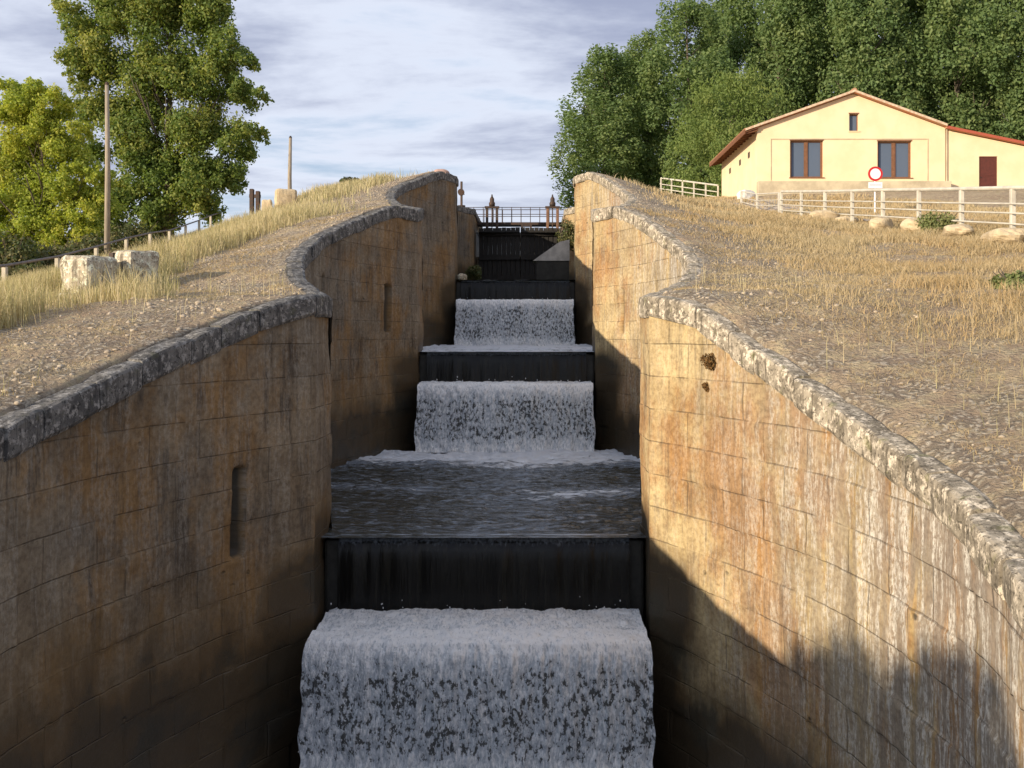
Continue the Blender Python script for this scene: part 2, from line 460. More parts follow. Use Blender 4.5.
def fast_mesh(V, F, smooth=False):
    """V (n,3) array, F (m,k) array of equal-sized faces"""
    V = np.asarray(V, np.float32); F = np.asarray(F, np.int32)
    me = bpy.data.meshes.new('mesh')
    me.vertices.add(len(V)); me.vertices.foreach_set('co', V.ravel())
    m_, k = F.shape
    me.loops.add(m_ * k); me.loops.foreach_set('vertex_index', F.ravel())
    me.polygons.add(m_)
    me.polygons.foreach_set('loop_start', np.arange(0, m_ * k, k, dtype=np.int32))
    me.polygons.foreach_set('loop_total', np.full(m_, k, np.int32))
    if smooth:
        me.polygons.foreach_set('use_smooth', np.ones(m_, bool))
    me.update(calc_edges=True)
    return me


def point_attr(me, name, vals):
    a = me.attributes.new(name, 'FLOAT', 'POINT')
    a.data.foreach_set('value', np.asarray(vals, np.float32).ravel())


def grid_faces(nu, nv):
    i = np.arange(nu - 1)[:, None] * nv + np.arange(nv - 1)[None, :]
    i = i.ravel()
    return np.stack([i, i + nv, i + nv + 1, i + 1], 1)


def add_uv(me, uvs):
    """uvs per vertex"""
    l = me.uv_layers.new(name='UVMap')
    vi = np.zeros(len(me.loops), np.int32)
    me.loops.foreach_get('vertex_index', vi)
    l.data.foreach_set('uv', np.asarray(uvs, np.float32)[vi].ravel())


class MB:
    """collects shapes for ONE mesh"""
    def __init__(s):
        s.v, s.f, s.mi = [], [], []

    def add(s, vs, fs, mi=0):
        o = len(s.v)
        s.v += [tuple(v) for v in vs]
        s.f += [tuple(i + o for i in f) for f in fs]
        s.mi += [mi] * len(fs)

    def box(s, x0, x1, y0, y1, z0, z1, mi=0):
        s.add([(x0, y0, z0), (x1, y0, z0), (x1, y1, z0), (x0, y1, z0), (x0, y0, z1), (x1, y0, z1), (x1, y1, z1), (x0, y1, z1)],
              [(0, 3, 2, 1), (4, 5, 6, 7), (0, 1, 5, 4), (1, 2, 6, 5), (2, 3, 7, 6), (3, 0, 4, 7)], mi)

    def prism(s, poly, d, mi=0):
        """poly: list of 3d points, extruded by vector d"""
        n = len(poly)
        p2 = [tuple(Vector(p) + Vector(d)) for p in poly]
        s.add(list(poly) + p2, [tuple(range(n)), tuple(range(2 * n - 1, n - 1, -1))] + [(i, i + n, (i + 1) % n + n, (i + 1) % n) for i in range(n)], mi)

    def tube(s, pts, rads, n=8, mi=0, caps=True):
        pts = [Vector(p) for p in pts]
        if not isinstance(rads, (list, tuple)):
            rads = [rads] * len(pts)
        vs, fs = [], []
        for k, p in enumerate(pts):
            d = (pts[min(k + 1, len(pts) - 1)] - pts[max(k - 1, 0)])
            if d.length < 1e-6: d = Vector((0, 0, 1))
            d.normalize()
            a = d.orthogonal().normalized() if abs(d.z) < 0.95 else Vector((1, 0, 0))
            a = (a - d * a.dot(d)).normalized()
            bb = d.cross(a)
            for j in range(n):
                an = 2 * math.pi * j / n
                vs.append(p + (a * math.cos(an) + bb * math.sin(an)) * rads[k])
        for k in range(len(pts) - 1):
            for j in range(n):
                j2 = (j + 1) % n
                fs.append((k * n + j, k * n + j2, (k + 1) * n + j2, (k + 1) * n + j))
        if caps:
            fs.append(tuple(range(n - 1, -1, -1)))
            fs.append(tuple((len(pts) - 1) * n + j for j in range(n)))
        s.add(vs, fs, mi)

    def disc(s, c, r0, thick, n=32, mi=0, axis='y'):
        c = Vector(c)
        s.tube([c + Vector((0, thick, 0)), c], r0, n, mi)

    def build(s, name, mt, parent=None, smooth=False):
        me = mesh_from(s.v, s.f, smooth)
        o = link(name, me, mt, parent)
        if isinstance(mt, (list, tuple)):
            me.polygons.foreach_set('material_index', s.mi)
        bm = bmesh.new(); bm.from_mesh(me); bmesh.ops.recalc_face_normals(bm, faces=bm.faces); bm.to_mesh(me); bm.free()
        return o


def bevel(o, wdt, seg=1):
    md = o.modifiers.new('bevel', 'BEVEL'); md.width = wdt; md.segments = seg; md.limit_method = 'ANGLE'
    return o


# ------------------------------------------------------------------ canal geometry
CX = -0.74
HT = 2.38
CH = [(2.7, 14.2, 0.0), (15.3, 26.7, 0.0), (28.0, 39.3, 0.0), (40.6, 52.0, 0.0)]    # oval chambers: lower end, upper end
ZT = [-1.95, 0.55, 3.28, 6.20, 6.50]       # coping level at the throats below chamber 0,1,2,3 and above 3
POOL = [-5.75, -3.00, -0.48, 2.14, 5.45]
LIPY = [14.8, 27.0, 39.7, 53.6]


def hwf(Y, k):
    a, b_, _ = CH[k]
    t_ = np.clip((np.asarray(Y, float) - a) / (b_ - a), 0, 1)
    return HT + (1.75 if k == 0 else 1.52) * np.sin(np.pi * t_) ** 0.9


def halfwidth(Y):
    Y = np.asarray(Y, float)
    r = np.full(Y.shape, HT)
    for k in range(4):
        a, b_, _ = CH[k]
        r = np.where((Y > a) & (Y < b_), hwf(Y, k), r)
    return r


_d = [0, .95, 1.9, 2.85, 3.8, 4.75, 5.7, 7.0, 9.0, 11.4]
_l = [0, .02, -.27, -.57, -.85, -1.12, -1.40, -1.78, -2.28, -2.73]
_r = [0, 0, -.30, -.66, -1.02, -1.32, -1.58, -1.90, -2.33, -2.73]
_d0 = [0, .9, 2.0, 2.9, 4.0, 5.1, 6.2, 7.4, 9.0, 11.5]
_l0 = [0, -.22, -.56, -.84, -1.17, -1.42, -1.66, -1.9, -2.2, -2.5]
_r0 = [-.02, -.17, -.68, -1.03, -1.38, -1.66, -1.84, -2.08, -2.3, -2.5]
_pY, _pL, _pR = [-400, -60], [-6, -6], [-6, -6]
_pY += [-2.0]; _pL += [-2.3]; _pR += [-2.3]
for k in range(3):
    b_ = CH[k][1]
    for i in range(len(_d) - 1, -1, -1):
        dd_, ll_, rr_ = (_d, _l, _r) if k else (_d0, _l0, _r0)
        _pY.append(b_ - dd_[i]); _pL.append(ZT[k + 1] + ll_[i]); _pR.append(ZT[k + 1] + rr_[i])
_pY += [52.0, 120, 500]; _pL += [6.5, 6.6, 6.6]; _pR += [6.5, 6.6, 6.6]


def cope_z(Y, side):
    return np.interp(Y, _pY, _pL if side < 0 else _pR)


# terrain height ---------------------------------------------------
LST = [(-8.0, [(-60, -6), (0, -1.7), (8, -.65), (13, .0), (16, .5), (17, .64), (20, 1.2), (24, 2.0), (30, 3.45), (36, 4.95), (42, 6.0), (50, 6.5), (500, 6.6)]),
       (-12.7, [(-60, -5), (0, -1.3), (10, -.5), (16, -.05), (24, .85), (28.2, 1.5), (32.4, 2.15), (36.6, 2.8), (40.8, 3.35), (45, 4.2), (52, 5.4), (60, 6.2), (500, 6.5)]),
       (-17.0, [(-60, -5), (0, -1.5), (16, -.2), (24, .45), (32, 1.4), (40, 2.7), (45, 3.6), (52, 4.9), (60, 6.5), (66, 7.3), (500, 7.3)]),
       (-24.0, [(-60, -6), (0, -2), (20, -.6), (32, .9), (42, 2.4), (50, 4.0), (60, 5.4), (500, 6.2)]),
       (-60.0, [(-60, -6), (0, -4), (40, 0.5), (60, 3.5), (90, 5.0), (500, 6.0)]),
       (-700.0, [(-60, -6), (0, -5), (60, 2.5), (500, 6.0)])]
RST = [(6.0, [(-60, -5), (0, -1.4), (8, -.75), (14, .45), (20, 1.32), (26, 2.5), (33, 3.9), (38, 4.95), (43, 5.85), (50, 6.4), (60, 7.6), (80, 8.5), (500, 8.5)]),
       (11.2, [(-60, -5), (0, -.6), (10, .25), (14, .75), (20, 1.6), (23.4, 2.17), (32.1, 3.38), (45.3, 5.28), (50.2, 6.05), (57, 7.6), (69, 9.3), (80, 10), (500, 10)]),
       (14.0, [(-60, -5), (0, -.4), (14, 1.3), (23.4, 2.55), (32, 3.65), (44, 5.25), (50, 6.3), (57, 8.0), (69, 9.3), (80, 10), (500, 10)]),
       (22.0, [(-60, -5), (0, -.2), (20, 2.3), (32, 4.0), (44, 5.9), (52, 7.4), (57, 8.2), (80, 9.5), (500, 10)]),
       (40.0, [(-60, -5), (0, 0), (20, 2.5), (44, 6.0), (57, 8.2), (80, 9), (500, 9.5)]),
       (700.0, [(-60, -5), (0, 0), (57, 8), (500, 9)])]


def terrain(X, Y, side, rough=True):
    X = np.asarray(X, float); Y = np.asarray(Y, float)
    st = LST if side < 0 else RST
    edge = CX + side * (halfwidth(Y) + 0.13)
    zs = [cope_z(Y, side) + 0.045]
    xs = [edge * side]
    for sx_, pl in st:
        xs.append(np.full(X.shape, abs(sx_)))
        zs.append(np.interp(Y, [p[0] for p in pl], [p[1] for p in pl]))
    q = X * side
    r = zs[0].copy()
    for i in range(len(xs) - 1):
        t_ = np.clip((q - xs[i]) / np.maximum(xs[i + 1] - xs[i], 1e-3), 0, 1)
        r = np.where(q > xs[i], zs[i] * (1 - t_) + zs[i + 1] * t_, r)
    if rough:
        off = np.clip((q - xs[0]) / 0.5, 0, 1)
        r = r + off * ((fbm(X * .35 + 50, Y * .35, 0, 3, 5) - .5) * 0.22 + (fbm(X * 2.1 + 9, Y * 2.1, 0, 3, 9) - .5) * 0.10)
    return r


def tz(x, y):
    return float(terrain(np.array([x]), np.array([y]), -1 if x < CX else 1)[0])


def ground_sheet():
    VV, FF, SS = [], [], []
    off = 0
    ys = np.concatenate([np.linspace(-300, -10, 12), np.linspace(-8, 4, 24), np.arange(4.1, 60, 0.12), np.linspace(60.5, 95, 40), np.linspace(100, 900, 22)])
    tt = np.concatenate([[0.0], np.linspace(0.08, 2.0, 22)[0:], np.linspace(2.12, 12, 60), np.linspace(12.5, 40, 45), np.linspace(44, 900, 16)])
    for side in (-1, 1):
        Yg, Tg = np.meshgrid(ys, tt, indexing='ij')
        Xg = CX + side * (halfwidth(Yg) + 0.13 + Tg)
        Zg = terrain(Xg, Yg, side)
        Zg[:, 0] -= .30
        Zg[:, 1] -= .03
        V = np.stack([Xg, Yg, Zg], -1).reshape(-1, 3)
        # a skirt on the canal edge going down behind the wall
        F = grid_faces(len(ys), len(tt))
        if side < 0:
            F = F[:, ::-1]
        VV.append(V); FF.append(F + off)
        st = np.clip(1.25 - Tg / 2.6, 0, 1) + np.clip((fbm(Xg * .5, Yg * .5, 0, 3, 2) - .52) * 5, 0, .8) * np.clip(1.6 - Tg / 5, 0, 1)
        SS.append(np.clip(st, 0, 1).ravel())
        off += len(V)
    # canal bed, stepping down lock by lock under the water
    by = np.array([-300, -10, 15.2, 15.25, 27.4, 27.45, 40.1, 40.15, 54.6, 54.65, 900.0])
    bz = np.array([-7.2, -7.2, -7.2, -4.6, -4.6, -2, -2, .6, .6, 4.2, 4.2])
    bx = np.array([-1.0, 1.0])
    V = np.array([(CX + s_ * 5.0, y, z) for y, z in zip(by, bz) for s_ in (-1, 1)])
    VV.append(V); FF.append(grid_faces(len(by), 2)[:, ::-1] + off); SS.append(np.zeros(len(V)))
    me = fast_mesh(np.concatenate(VV), np.concatenate(FF), True)
    point_attr(me, 'stony', np.concatenate(SS))
    tag(link('ground', me, M['ground']), kind='structure')


ground_sheet()

# ------------------------------------------------------------------ lock walls
SLOTS = {(-1, 0): [(238, 468, 556, .20)], (-1, 1): [(387, 285, 332, .26), (323, 275, 292, .15)], (1, 1): [(622, 289, 334, .24)], (1, 0): []}


def plan_path(side, k, step):
    a, b_, _ = CH[k]
    up = (CH[k + 1][0] if k < 3 else 60.0)
    Y1 = np.concatenate([np.linspace(a, b_, 400)])
    X1 = CX + side * hwf(Y1, k)
    X2 = np.array([CX + side * HT] * 8); Y2 = np.linspace(b_, up, 9)[1:]
    X = np.concatenate([X1, X2]); Y = np.concatenate([Y1, Y2])
    s_ = np.concatenate([[0], np.cumsum(np.hypot(np.diff(X), np.diff(Y)))])
    sb = s_[399]
    n1 = max(2, int(sb / step)); n2 = max(2, int((s_[-1] - sb) / step / 1.5))
    ss = np.concatenate([np.linspace(0, sb, n1), np.linspace(sb, s_[-1], n2)[1:]])
    return np.interp(ss, s_, X), np.interp(ss, s_, Y), ss, sb


def lock_wall(side, k, label):
    step = [0.045, 0.06, 0.10, 0.2][k]
    X, Y, S, sb = plan_path(side, k, step)
    n = len(X)
    tx, ty = np.gradient(X), np.gradient(Y)
    ln = np.hypot(tx, ty)
    nx, ny = -ty / ln, tx / ln           # left-hand normal
    if side < 0: nx, ny = -nx, -ny       # towards the canal for side -1 (+x)
    sgn = np.sign(-side * nx.mean())     # make sure the normal points to the axis
    if sgn < 0: nx, ny = -nx, -ny
    top = cope_z(Y, side) - 0.20
    bot = POOL[k] - 0.9
    nv = int((top.max() - bot) / step)
    v = np.linspace(0, 1, nv)
    Z = bot + (top[:, None] - bot) * v[None, :]
    Sg = np.repeat(S[:, None], nv, 1)
    Xg = np.repeat(X[:, None], nv, 1); Yg = np.repeat(Y[:, None], nv, 1)
    dsp = (fbm(Sg * .6 + 30 * k, Z * .6, side * 3.0, 3, 4) - .5) * 0.09 + (fbm(Sg * 3.2, Z * 3.2, 7.0 + k, 3, 6) - .5) * 0.035
    # each stone stands a little proud or back of its neighbour
    row = np.floor((Z + .14) / 0.46)
    colm = np.floor((Sg + (3.3 if side > 0 else 8.1) + .015 + .43 * (row % 2 == 0)) / .86)
    dsp += (_hash(colm.astype(np.int64), row.astype(np.int64), np.zeros_like(row).astype(np.int64), 3 + k) - .5) * (0.034 if k < 2 else .02)
    mask_slot = np.zeros_like(Sg)
    for (pxs, p1, p0, wdt) in SLOTS.get((side, k), []):
        i0 = np.argmin(np.abs(534 + 1000 * X / Y - pxs) + 1e3 * (Y < (CH[k][0] + CH[k][1]) / 2)); s0 = S[i0]
        z0, z1 = (334 - p0) * Y[i0] / 1000, (334 - p1) * Y[i0] / 1000
        ins = (np.abs(Sg - s0) < wdt / 2) & (Z > z0) & (Z < z1)
        dsp = np.where(ins, -0.28, dsp); mask_slot[ins] = 1
    taper = np.clip(np.minimum(np.abs(Sg - sb) / .25, 1), 0.15, 1)
    dsp = np.where(mask_slot > 0, dsp, dsp * taper)
    Px = Xg + nx[:, None] * dsp; Py = Yg + ny[:, None] * dsp
    V = np.stack([Px, Py, Z], -1).reshape(-1, 3)
    F = grid_faces(n, nv)
    if side > 0: F = F[:, ::-1]
    uv = np.stack([Sg, Z - POOL[k] * 0], -1).reshape(-1, 2)
    # wetness: splash zone above the pool, plus the corner beside the fall; slots add painted shade
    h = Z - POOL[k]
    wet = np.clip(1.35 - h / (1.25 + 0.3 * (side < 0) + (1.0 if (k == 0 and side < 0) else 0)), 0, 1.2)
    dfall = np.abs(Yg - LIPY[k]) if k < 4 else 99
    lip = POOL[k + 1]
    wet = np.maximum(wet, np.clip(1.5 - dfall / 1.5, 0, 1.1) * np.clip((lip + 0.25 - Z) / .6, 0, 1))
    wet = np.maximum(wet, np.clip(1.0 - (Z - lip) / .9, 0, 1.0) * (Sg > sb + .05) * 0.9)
    wet = np.maximum(wet, mask_slot * 1.5)  # shade of the slot recesses painted near-black through the same mask
    # back and top so the wall is a solid body
    o = len(V)
    bx, by = X - nx * 0.55, Y - ny * 0.55
    bk = np.stack([np.stack([bx, by, np.full(n, bot)], -1), np.stack([bx, by, top], -1)], 1).reshape(-1, 3)
    Fb = grid_faces(n, 2) + o
    if side < 0: Fb = Fb[:, ::-1]
    i = np.arange(n - 1)
    Ft = np.stack([i * nv + nv - 1, (i + 1) * nv + nv - 1, o + (i + 1) * 2 + 1, o + i * 2 + 1], 1)
    me = fast_mesh(np.concatenate([V, bk]), np.concatenate([F, Fb, Ft]), False)
    add_uv(me, np.concatenate([uv, np.zeros((len(bk), 2))]))
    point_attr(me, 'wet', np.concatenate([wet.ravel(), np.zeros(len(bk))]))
    root = thing('lock_wall', (float(X[n // 2]), float(Y[n // 2]), bot), label, 'lock wall', 'oval masonry walls of the lock chambers')
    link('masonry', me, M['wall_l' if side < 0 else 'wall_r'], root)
    # coping stones
    mb = MB()
    s0 = 0.0
    rr = random.Random(100 * k + side)
    cuts = [0.0]
    while cuts[-1] < S[-1] - .9:
        nxt = cuts[-1] + rr.uniform(.55, .95)
        if cuts[-1] < sb - .3 < nxt + .3: nxt = sb
        cuts.append(nxt)
    cuts[-1] = S[-1]
    IX = lambda s_: (np.interp(s_, S, X), np.interp(s_, S, Y))
    for a_, c_ in zip(cuts[:-1], cuts[1:]):
        ns = 5
        lift = rr.uniform(-.015, .02); fr = rr.uniform(.04, .08); hgt = .31 + rr.uniform(-.02, .02)
        vs, fs = [], []
        prof = [(fr * .7, -hgt), (fr, -hgt + .04), (fr, -.045), (fr - .012, -.012), (fr - .05, 0.004), (-.16, .01), (-.30, -.03), (-.33, -hgt)]
        npf = len(prof)
        gap = .012
        for q in range(ns):
            s_ = a_ + gap + (c_ - a_ - 2 * gap) * q / (ns - 1)
            sh = .02 if q in (0, ns - 1) else 0.0
            x_, y_ = IX(s_)
            s_a, s_b = max(a_ + .001, s_ - .08), min(c_ - .001, s_ + .08)
            xa, ya = IX(s_a); xb, yb = IX(s_b)
            dx, dy = xb - xa, yb - ya; l_ = math.hypot(dx, dy) or 1
            ax, ay = -dy / l_, dx / l_
            if (CX - x_) * ax < 0: ax, ay = -ax, -ay
            zt = float(cope_z(y_, side)) + lift + .02
            for (po, pz) in prof:
                jit = (float(vnoise(x_ * 6 + po * 9, y_ * 6, pz * 9, 3)) - .5) * .032
                sgn_ = -1 if pz > -.15 else 1
                vs.append((x_ + ax * (po + jit - (sh if po > 0 else 0)), y_ + ay * (po + jit - (sh if po > 0 else 0)), zt + pz + jit * .7 - (sh if pz > -.1 else 0)))
        for q in range(ns - 1):
            for p_ in range(npf):
                p2 = (p_ + 1) % npf
                fs.append((q * npf + p_, q * npf + p2, (q + 1) * npf + p2, (q + 1) * npf + p_))
        fs.append(tuple(range(npf))); fs.append(tuple((ns - 1) * npf + p_ for p_ in range(npf - 1, -1, -1)))
        mb.add(vs, fs)
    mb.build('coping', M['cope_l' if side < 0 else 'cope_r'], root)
    return root


WL = {(-1, 0): 'shaded brown lock wall nearest the camera on the left, with a tall dark slot',
      (1, 0): 'sunlit ochre lock wall nearest the camera on the right, streaked with white lime',
      (-1, 1): 'shaded left lock wall curving beside the second cascade, its coping arching to a peak',
      (1, 1): 'sunlit right lock wall beside the second cascade, with a narrow rusty slot',
      (-1, 2): 'tall shaded left lock wall beside the third, farthest cascade',
      (1, 2): 'tall sunlit right lock wall beside the third, farthest cascade',
      (-1, 3): 'low dark left wall leading to the top gate under the footbridge',
      (1, 3): 'low right wall leading to the top gate under the footbridge'}
for k in range(4):
    for side in (-1, 1):
        lock_wall(side, k, WL[(side, k)])


# ------------------------------------------------------------------ water
def pool(k, y0, y1, res, label):
    ys = np.arange(y0, y1 + res, res); us = np.linspace(-1, 1, int(8.2 / res))
    Yg, U = np.meshgrid(ys, us, indexing='ij')
    if k < 4:
        Xg = CX + U * (halfwidth(Yg) + .12)
    else:
        Xg = CX + U * (HT + .1)
    amp = np.exp(-(y1 - Yg) / 2.6) if k < 4 else np.zeros_like(Yg)
    if k == 3: amp = amp * 0
    Z = POOL[k] + (fbm(Xg * 1.6, Yg * 2.6, k, 4, 8) - .5) * (.09 + .20 * amp) + (fbm(Xg * 5, Yg * 7, k, 3, 3) - .5) * (.05 + .10 * amp)
    if k < 3:
        yw = LIPY[k - 1] if k > 0 else -99
        flat = np.clip((Yg - yw) / .8, 0.12, 1)
        Z = POOL[k] + (Z - POOL[k]) * flat
    V = np.stack([Xg, Yg, Z], -1).reshape(-1, 3)
    F = grid_faces(len(ys), len(us))[:, ::-1]
    me = fast_mesh(V, F, True)
    d = y1 - Yg
    foam = np.clip(1.0 - d / 3.6, 0, 1) * .55 + np.clip(1.0 - d / .8, 0, 1) * .3 + np.exp(-d / 5.0) * .14 + .15 * np.exp(-((Xg - CX - .4) / 1.3) ** 2) * (k == 1)
    # tongues of foam turning back along the right bank
    xr = (Xg - CX)
    foam += .30 * np.exp(-((Yg - (y0 + 3.6 + .35 * xr)) / .55) ** 2) * np.clip((xr - .4) / 1.2, 0, 1) if k == 1 else 0
    foam += .20 * np.exp(-((Yg - (y0 + 4.2 - .3 * xr)) / .40) ** 2) * np.clip((-xr - .6) / 1.0, 0, 1) if k == 1 else 0
    if k == 2: foam += .35
    if k >= 3: foam *= 0
    point_attr(me, 'foam', foam)
    tag(link('water', me, M['pool'] if k < 3 else M['still']), label, kind='structure')


pool(0, 2.0, 13.1, .12, None)
pool(1, 14.72, 25.75, .05, None)
pool(2, 26.92, 38.4, .08, None)
pool(3, 39.62, 53.5, .2, None)
pool(4, 53.6, 300, 4.0, None)


def cascade(k, ynear):
    """dark nappe over the weir, foaming shelf, white fall to the pool below; returns objects"""
    yl = LIPY[k]; zl = POOL[k + 1]; zs = zl - (1.06 if k == 0 else .82); zp = POOL[k]
    W = 2.18
    lab = ['nearest', 'second', 'third and farthest'][k]
    # weir wall
    t_ = thing('weir', (CX, yl, zs - .5), ['dark wet weir step behind the nearest cascade', 'dark wet weir step above the second cascade', 'dark wet weir step above the farthest cascade'][k], 'weir', 'weir steps across the canal')
    mb = MB(); mb.box(CX - HT, CX + HT, yl + .06, yl + .75, zp - 1, zl - .06)
    bevel(mb.build('crest_wall', M['weir'], t_), .05, 2)
    mb = MB(); mb.box(CX - W + .04, CX + W - .04, ynear + .16, yl + .06, zp - 1, zs - .10)
    bevel(mb.build('sill', M['weir'], t_), .05, 2)
    # nappe
    path = [(yl + .34, zl - .02), (yl + .18, zl + .004), (yl + .06, zl - .025), (yl - .02, zl - .10)]
    for q in range(1, 9):
        f = q / 8
        path.append((yl - .02 - .10 * f ** .5, zl - .10 + (zs - zl + .06) * f))
    us = np.linspace(-1, 1, 140)
    P = np.array(path)
    V = []
    for (py, pz) in path:
        dd = (fbm(us * 9 + 3, np.full_like(us, pz * .3), k, 3, 2) - .5) * .05
        V.append(np.stack([CX + us * (W - .03), py + dd, np.full_like(us, pz)], -1))
    V = np.concatenate(V)
    me = fast_mesh(V, grid_faces(len(path), len(us)), True)
    fo = np.repeat(np.array([.72, .92, .82, .6] + [max(0, .40 - .12 * q) for q in range(8)]), len(us))
    point_attr(me, 'foam', fo)
    tag(link('falling_water', me, M['nappe']), kind='structure')
    # shelf + white fall: parametrised by running length
    pts = [(yl - .06, zs + .0)]
    nshelf = 14
    for q in range(1, nshelf + 1):
        pts.append((yl - .06 - (yl - .06 - ynear - .15) * q / nshelf, zs - .02 * q / nshelf))
    pts += [(ynear + .06, zs - .04), (ynear, zs - .12)]
    nf = 60
    for q in range(1, nf + 1):
        f = q / nf
        pts.append((ynear - .30 * f ** .6, zs - .12 + (zp - zs + .10) * f))
    P = np.array(pts)
    L = np.concatenate([[0], np.cumsum(np.hypot(np.diff(P[:, 0]), np.diff(P[:, 1])))])
    nl = int(L[-1] / (.018 if k == 0 else .03 if k == 1 else .045)); nu = int(4.5 / (.018 if k == 0 else .03 if k == 1 else .045))
    ls = np.linspace(0, L[-1], nl)
    py = np.interp(ls, L, P[:, 0]); pz = np.interp(ls, L, P[:, 1])
    dy, dz = np.gradient(py), np.gradient(pz); l_ = np.hypot(dy, dz)
    ny, nz = dz / l_, -dy / l_      # outward (towards the camera and up)
    us = np.linspace(-1, 1, nu)
    Lg, U = np.meshgrid(ls, us, indexing='ij')
    Lsh = L[nshelf]
    W = 2.27
    fall = np.clip((Lg - Lsh) / .35, 0, 1)
    xw = U * W
    bub = (fbm(xw * 7, Lg * 7, k + .3, 4, 12) - .5) * .13
    strk = (fbm(xw * 9, Lg * 2.6, k + 5, 4, 15) - .5) * .14 + (fbm(xw * 26, Lg * 4, k + 2, 3, 25) - .5) * .07
    d = bub * (1 - fall) + strk * fall + .02
    base = np.clip((L[-1] - Lg) / .4, 0, 1)
    d = d + (1 - base) * .22 * fbm(xw * 5, Lg * 5, 2, 3, 5)
    edge = 1 + (fbm(Lg * 2.2, U * 0, k, 3, 19) - .5) * .06 * fall
    X_ = CX + xw * edge
    Y_ = py[:, None] + ny[:, None] * d * (1)
    Z_ = pz[:, None] + nz[:, None] * d
    V = np.stack([X_, Y_, Z_], -1).reshape(-1, 3)
    me = fast_mesh(V, grid_faces(nl, nu), True)
    add_uv(me, np.stack([xw + 9 * k, Lg], -1).reshape(-1, 2))
    fo = np.clip(.66 - np.clip(Lg - Lsh, 0, 9) / .8, -.02, 1) + (1 - base) * .5
    fo = np.where(Lg < Lsh * .7, .50 + .35 * (fbm(xw * 3, Lg * 4, 1, 3, 1) - .5) * 2, fo)
    point_attr(me, 'foam', fo)
    tag(link('waterfall', me, M['fall']), kind='structure')
    # spray drops thrown off the fall
    n = 900 if k == 0 else 350
    mb_v, mb_f = [], []
    base8 = np.array([(1, 0, 0), (-1, 0, 0), (0, 1, 0), (0, -1, 0), (0, 0, 1), (0, 0, -1)], float)
    f8 = np.array([(0, 2, 4), (2, 1, 4), (1, 3, 4), (3, 0, 4), (2, 0, 5), (1, 2, 5), (3, 1, 5), (0, 3, 5)])
    for i in range(n):
        f = RNG.random() ** .7
        c_ = np.array([CX + RNG.uniform(-1, 1) * W, ynear - .30 * f ** .6 - RNG.exponential(.05) - .03, zs - .05 + (zp - zs) * f])
        if RNG.random() < .04:
            c_ = np.array([CX + RNG.uniform(-1, 1) * W, yl - RNG.uniform(.12, .5), zs + RNG.exponential(.05) + .05])
        r_ = RNG.uniform(.004, .011) * (1 if k == 0 else 1.6)
        mb_v.append(base8 * [r_, r_, r_ * 1.8] + c_); mb_f.append(f8 + 6 * i)
    me = fast_mesh(np.concatenate(mb_v), np.concatenate(mb_f), True)
    tag(link('water_spray', me, M['spray']), 'white drops of spray thrown off the ' + lab + ' cascade', 'spray', kind='stuff')


cascade(0, 13.15)
cascade(1, 25.75)
cascade(2, 38.45)


# ------------------------------------------------------------------ vegetation builders
def leaves(centres, radii, n, size, seed, flat=1.0, droop=0.0, shell=0.55, wts=None):
    """n leaf quads spread through the volume of many clumps"""
    rg = np.random.default_rng(seed)
    centres = np.asarray(centres, float); radii = np.asarray(radii, float)
    if radii.ndim == 1: radii = np.repeat(radii[:, None], 3, 1)
    wv = radii.prod(1) ** (2 / 3.0)
    wv = wv / wv.sum()
    idx = rg.choice(len(centres), n, p=wv)
    d = rg.normal(size=(n, 3)); d /= np.linalg.norm(d, axis=1)[:, None]
    rad = (shell + (1 - shell) * rg.random(n)) * np.where(rg.random(n) < .3, rg.random(n), 1)
    c = centres[idx] + d * radii[idx] * rad[:, None]
    nrm = d + rg.normal(size=(n, 3)) * .75 + np.array([0, 0, .25])
    nrm /= np.linalg.norm(nrm, axis=1)[:, None]
    a = np.cross(nrm, rg.normal(size=(n, 3))); a /= np.linalg.norm(a, axis=1)[:, None]
    if droop: a[:, 2] -= droop; a /= np.linalg.norm(a, axis=1)[:, None]
    b_ = np.cross(nrm, a)
    s_ = size * rg.uniform(.6, 1.35, n)[:, None]
    V = np.stack([c - a * s_, c - b_ * s_ * .62 * flat, c + a * s_, c + b_ * s_ * .62 * flat], 1).reshape(-1, 3)
    F = np.arange(4 * n).reshape(n, 4)
    tint = np.repeat(np.clip(rg.random(n) * .7 + rg.random(len(centres))[idx] * .3, 0, 1), 4)
    return V, F, tint


def foliage(name, mt, parent, V, F, tint):
    me = fast_mesh(V, F, False)
    point_attr(me, 'tint', tint)
    return link(name, me, mt, parent)


def clump_fill(shape, n, rmin, rmax, seed):
    """n clump centres inside shape(z01)->(cx,cy,halfwidth), from 0..1 height"""
    rg = np.random.default_rng(seed)
    cs, rs = [], []
    while len(cs) < n:
        h = rg.random()
        cx, cy, hw_ = shape(h)
        an = rg.uniform(0, 2 * math.pi); q = math.sqrt(rg.random())
        if rg.random() > (hw_ / 1.0 if hw_ < 1 else 1): continue
        cs.append((cx + math.cos(an) * q * hw_, cy + math.sin(an) * q * hw_, h))
        r_ = rg.uniform(rmin, rmax)
        rs.append(r_)
    return np.array(cs), np.array(rs)


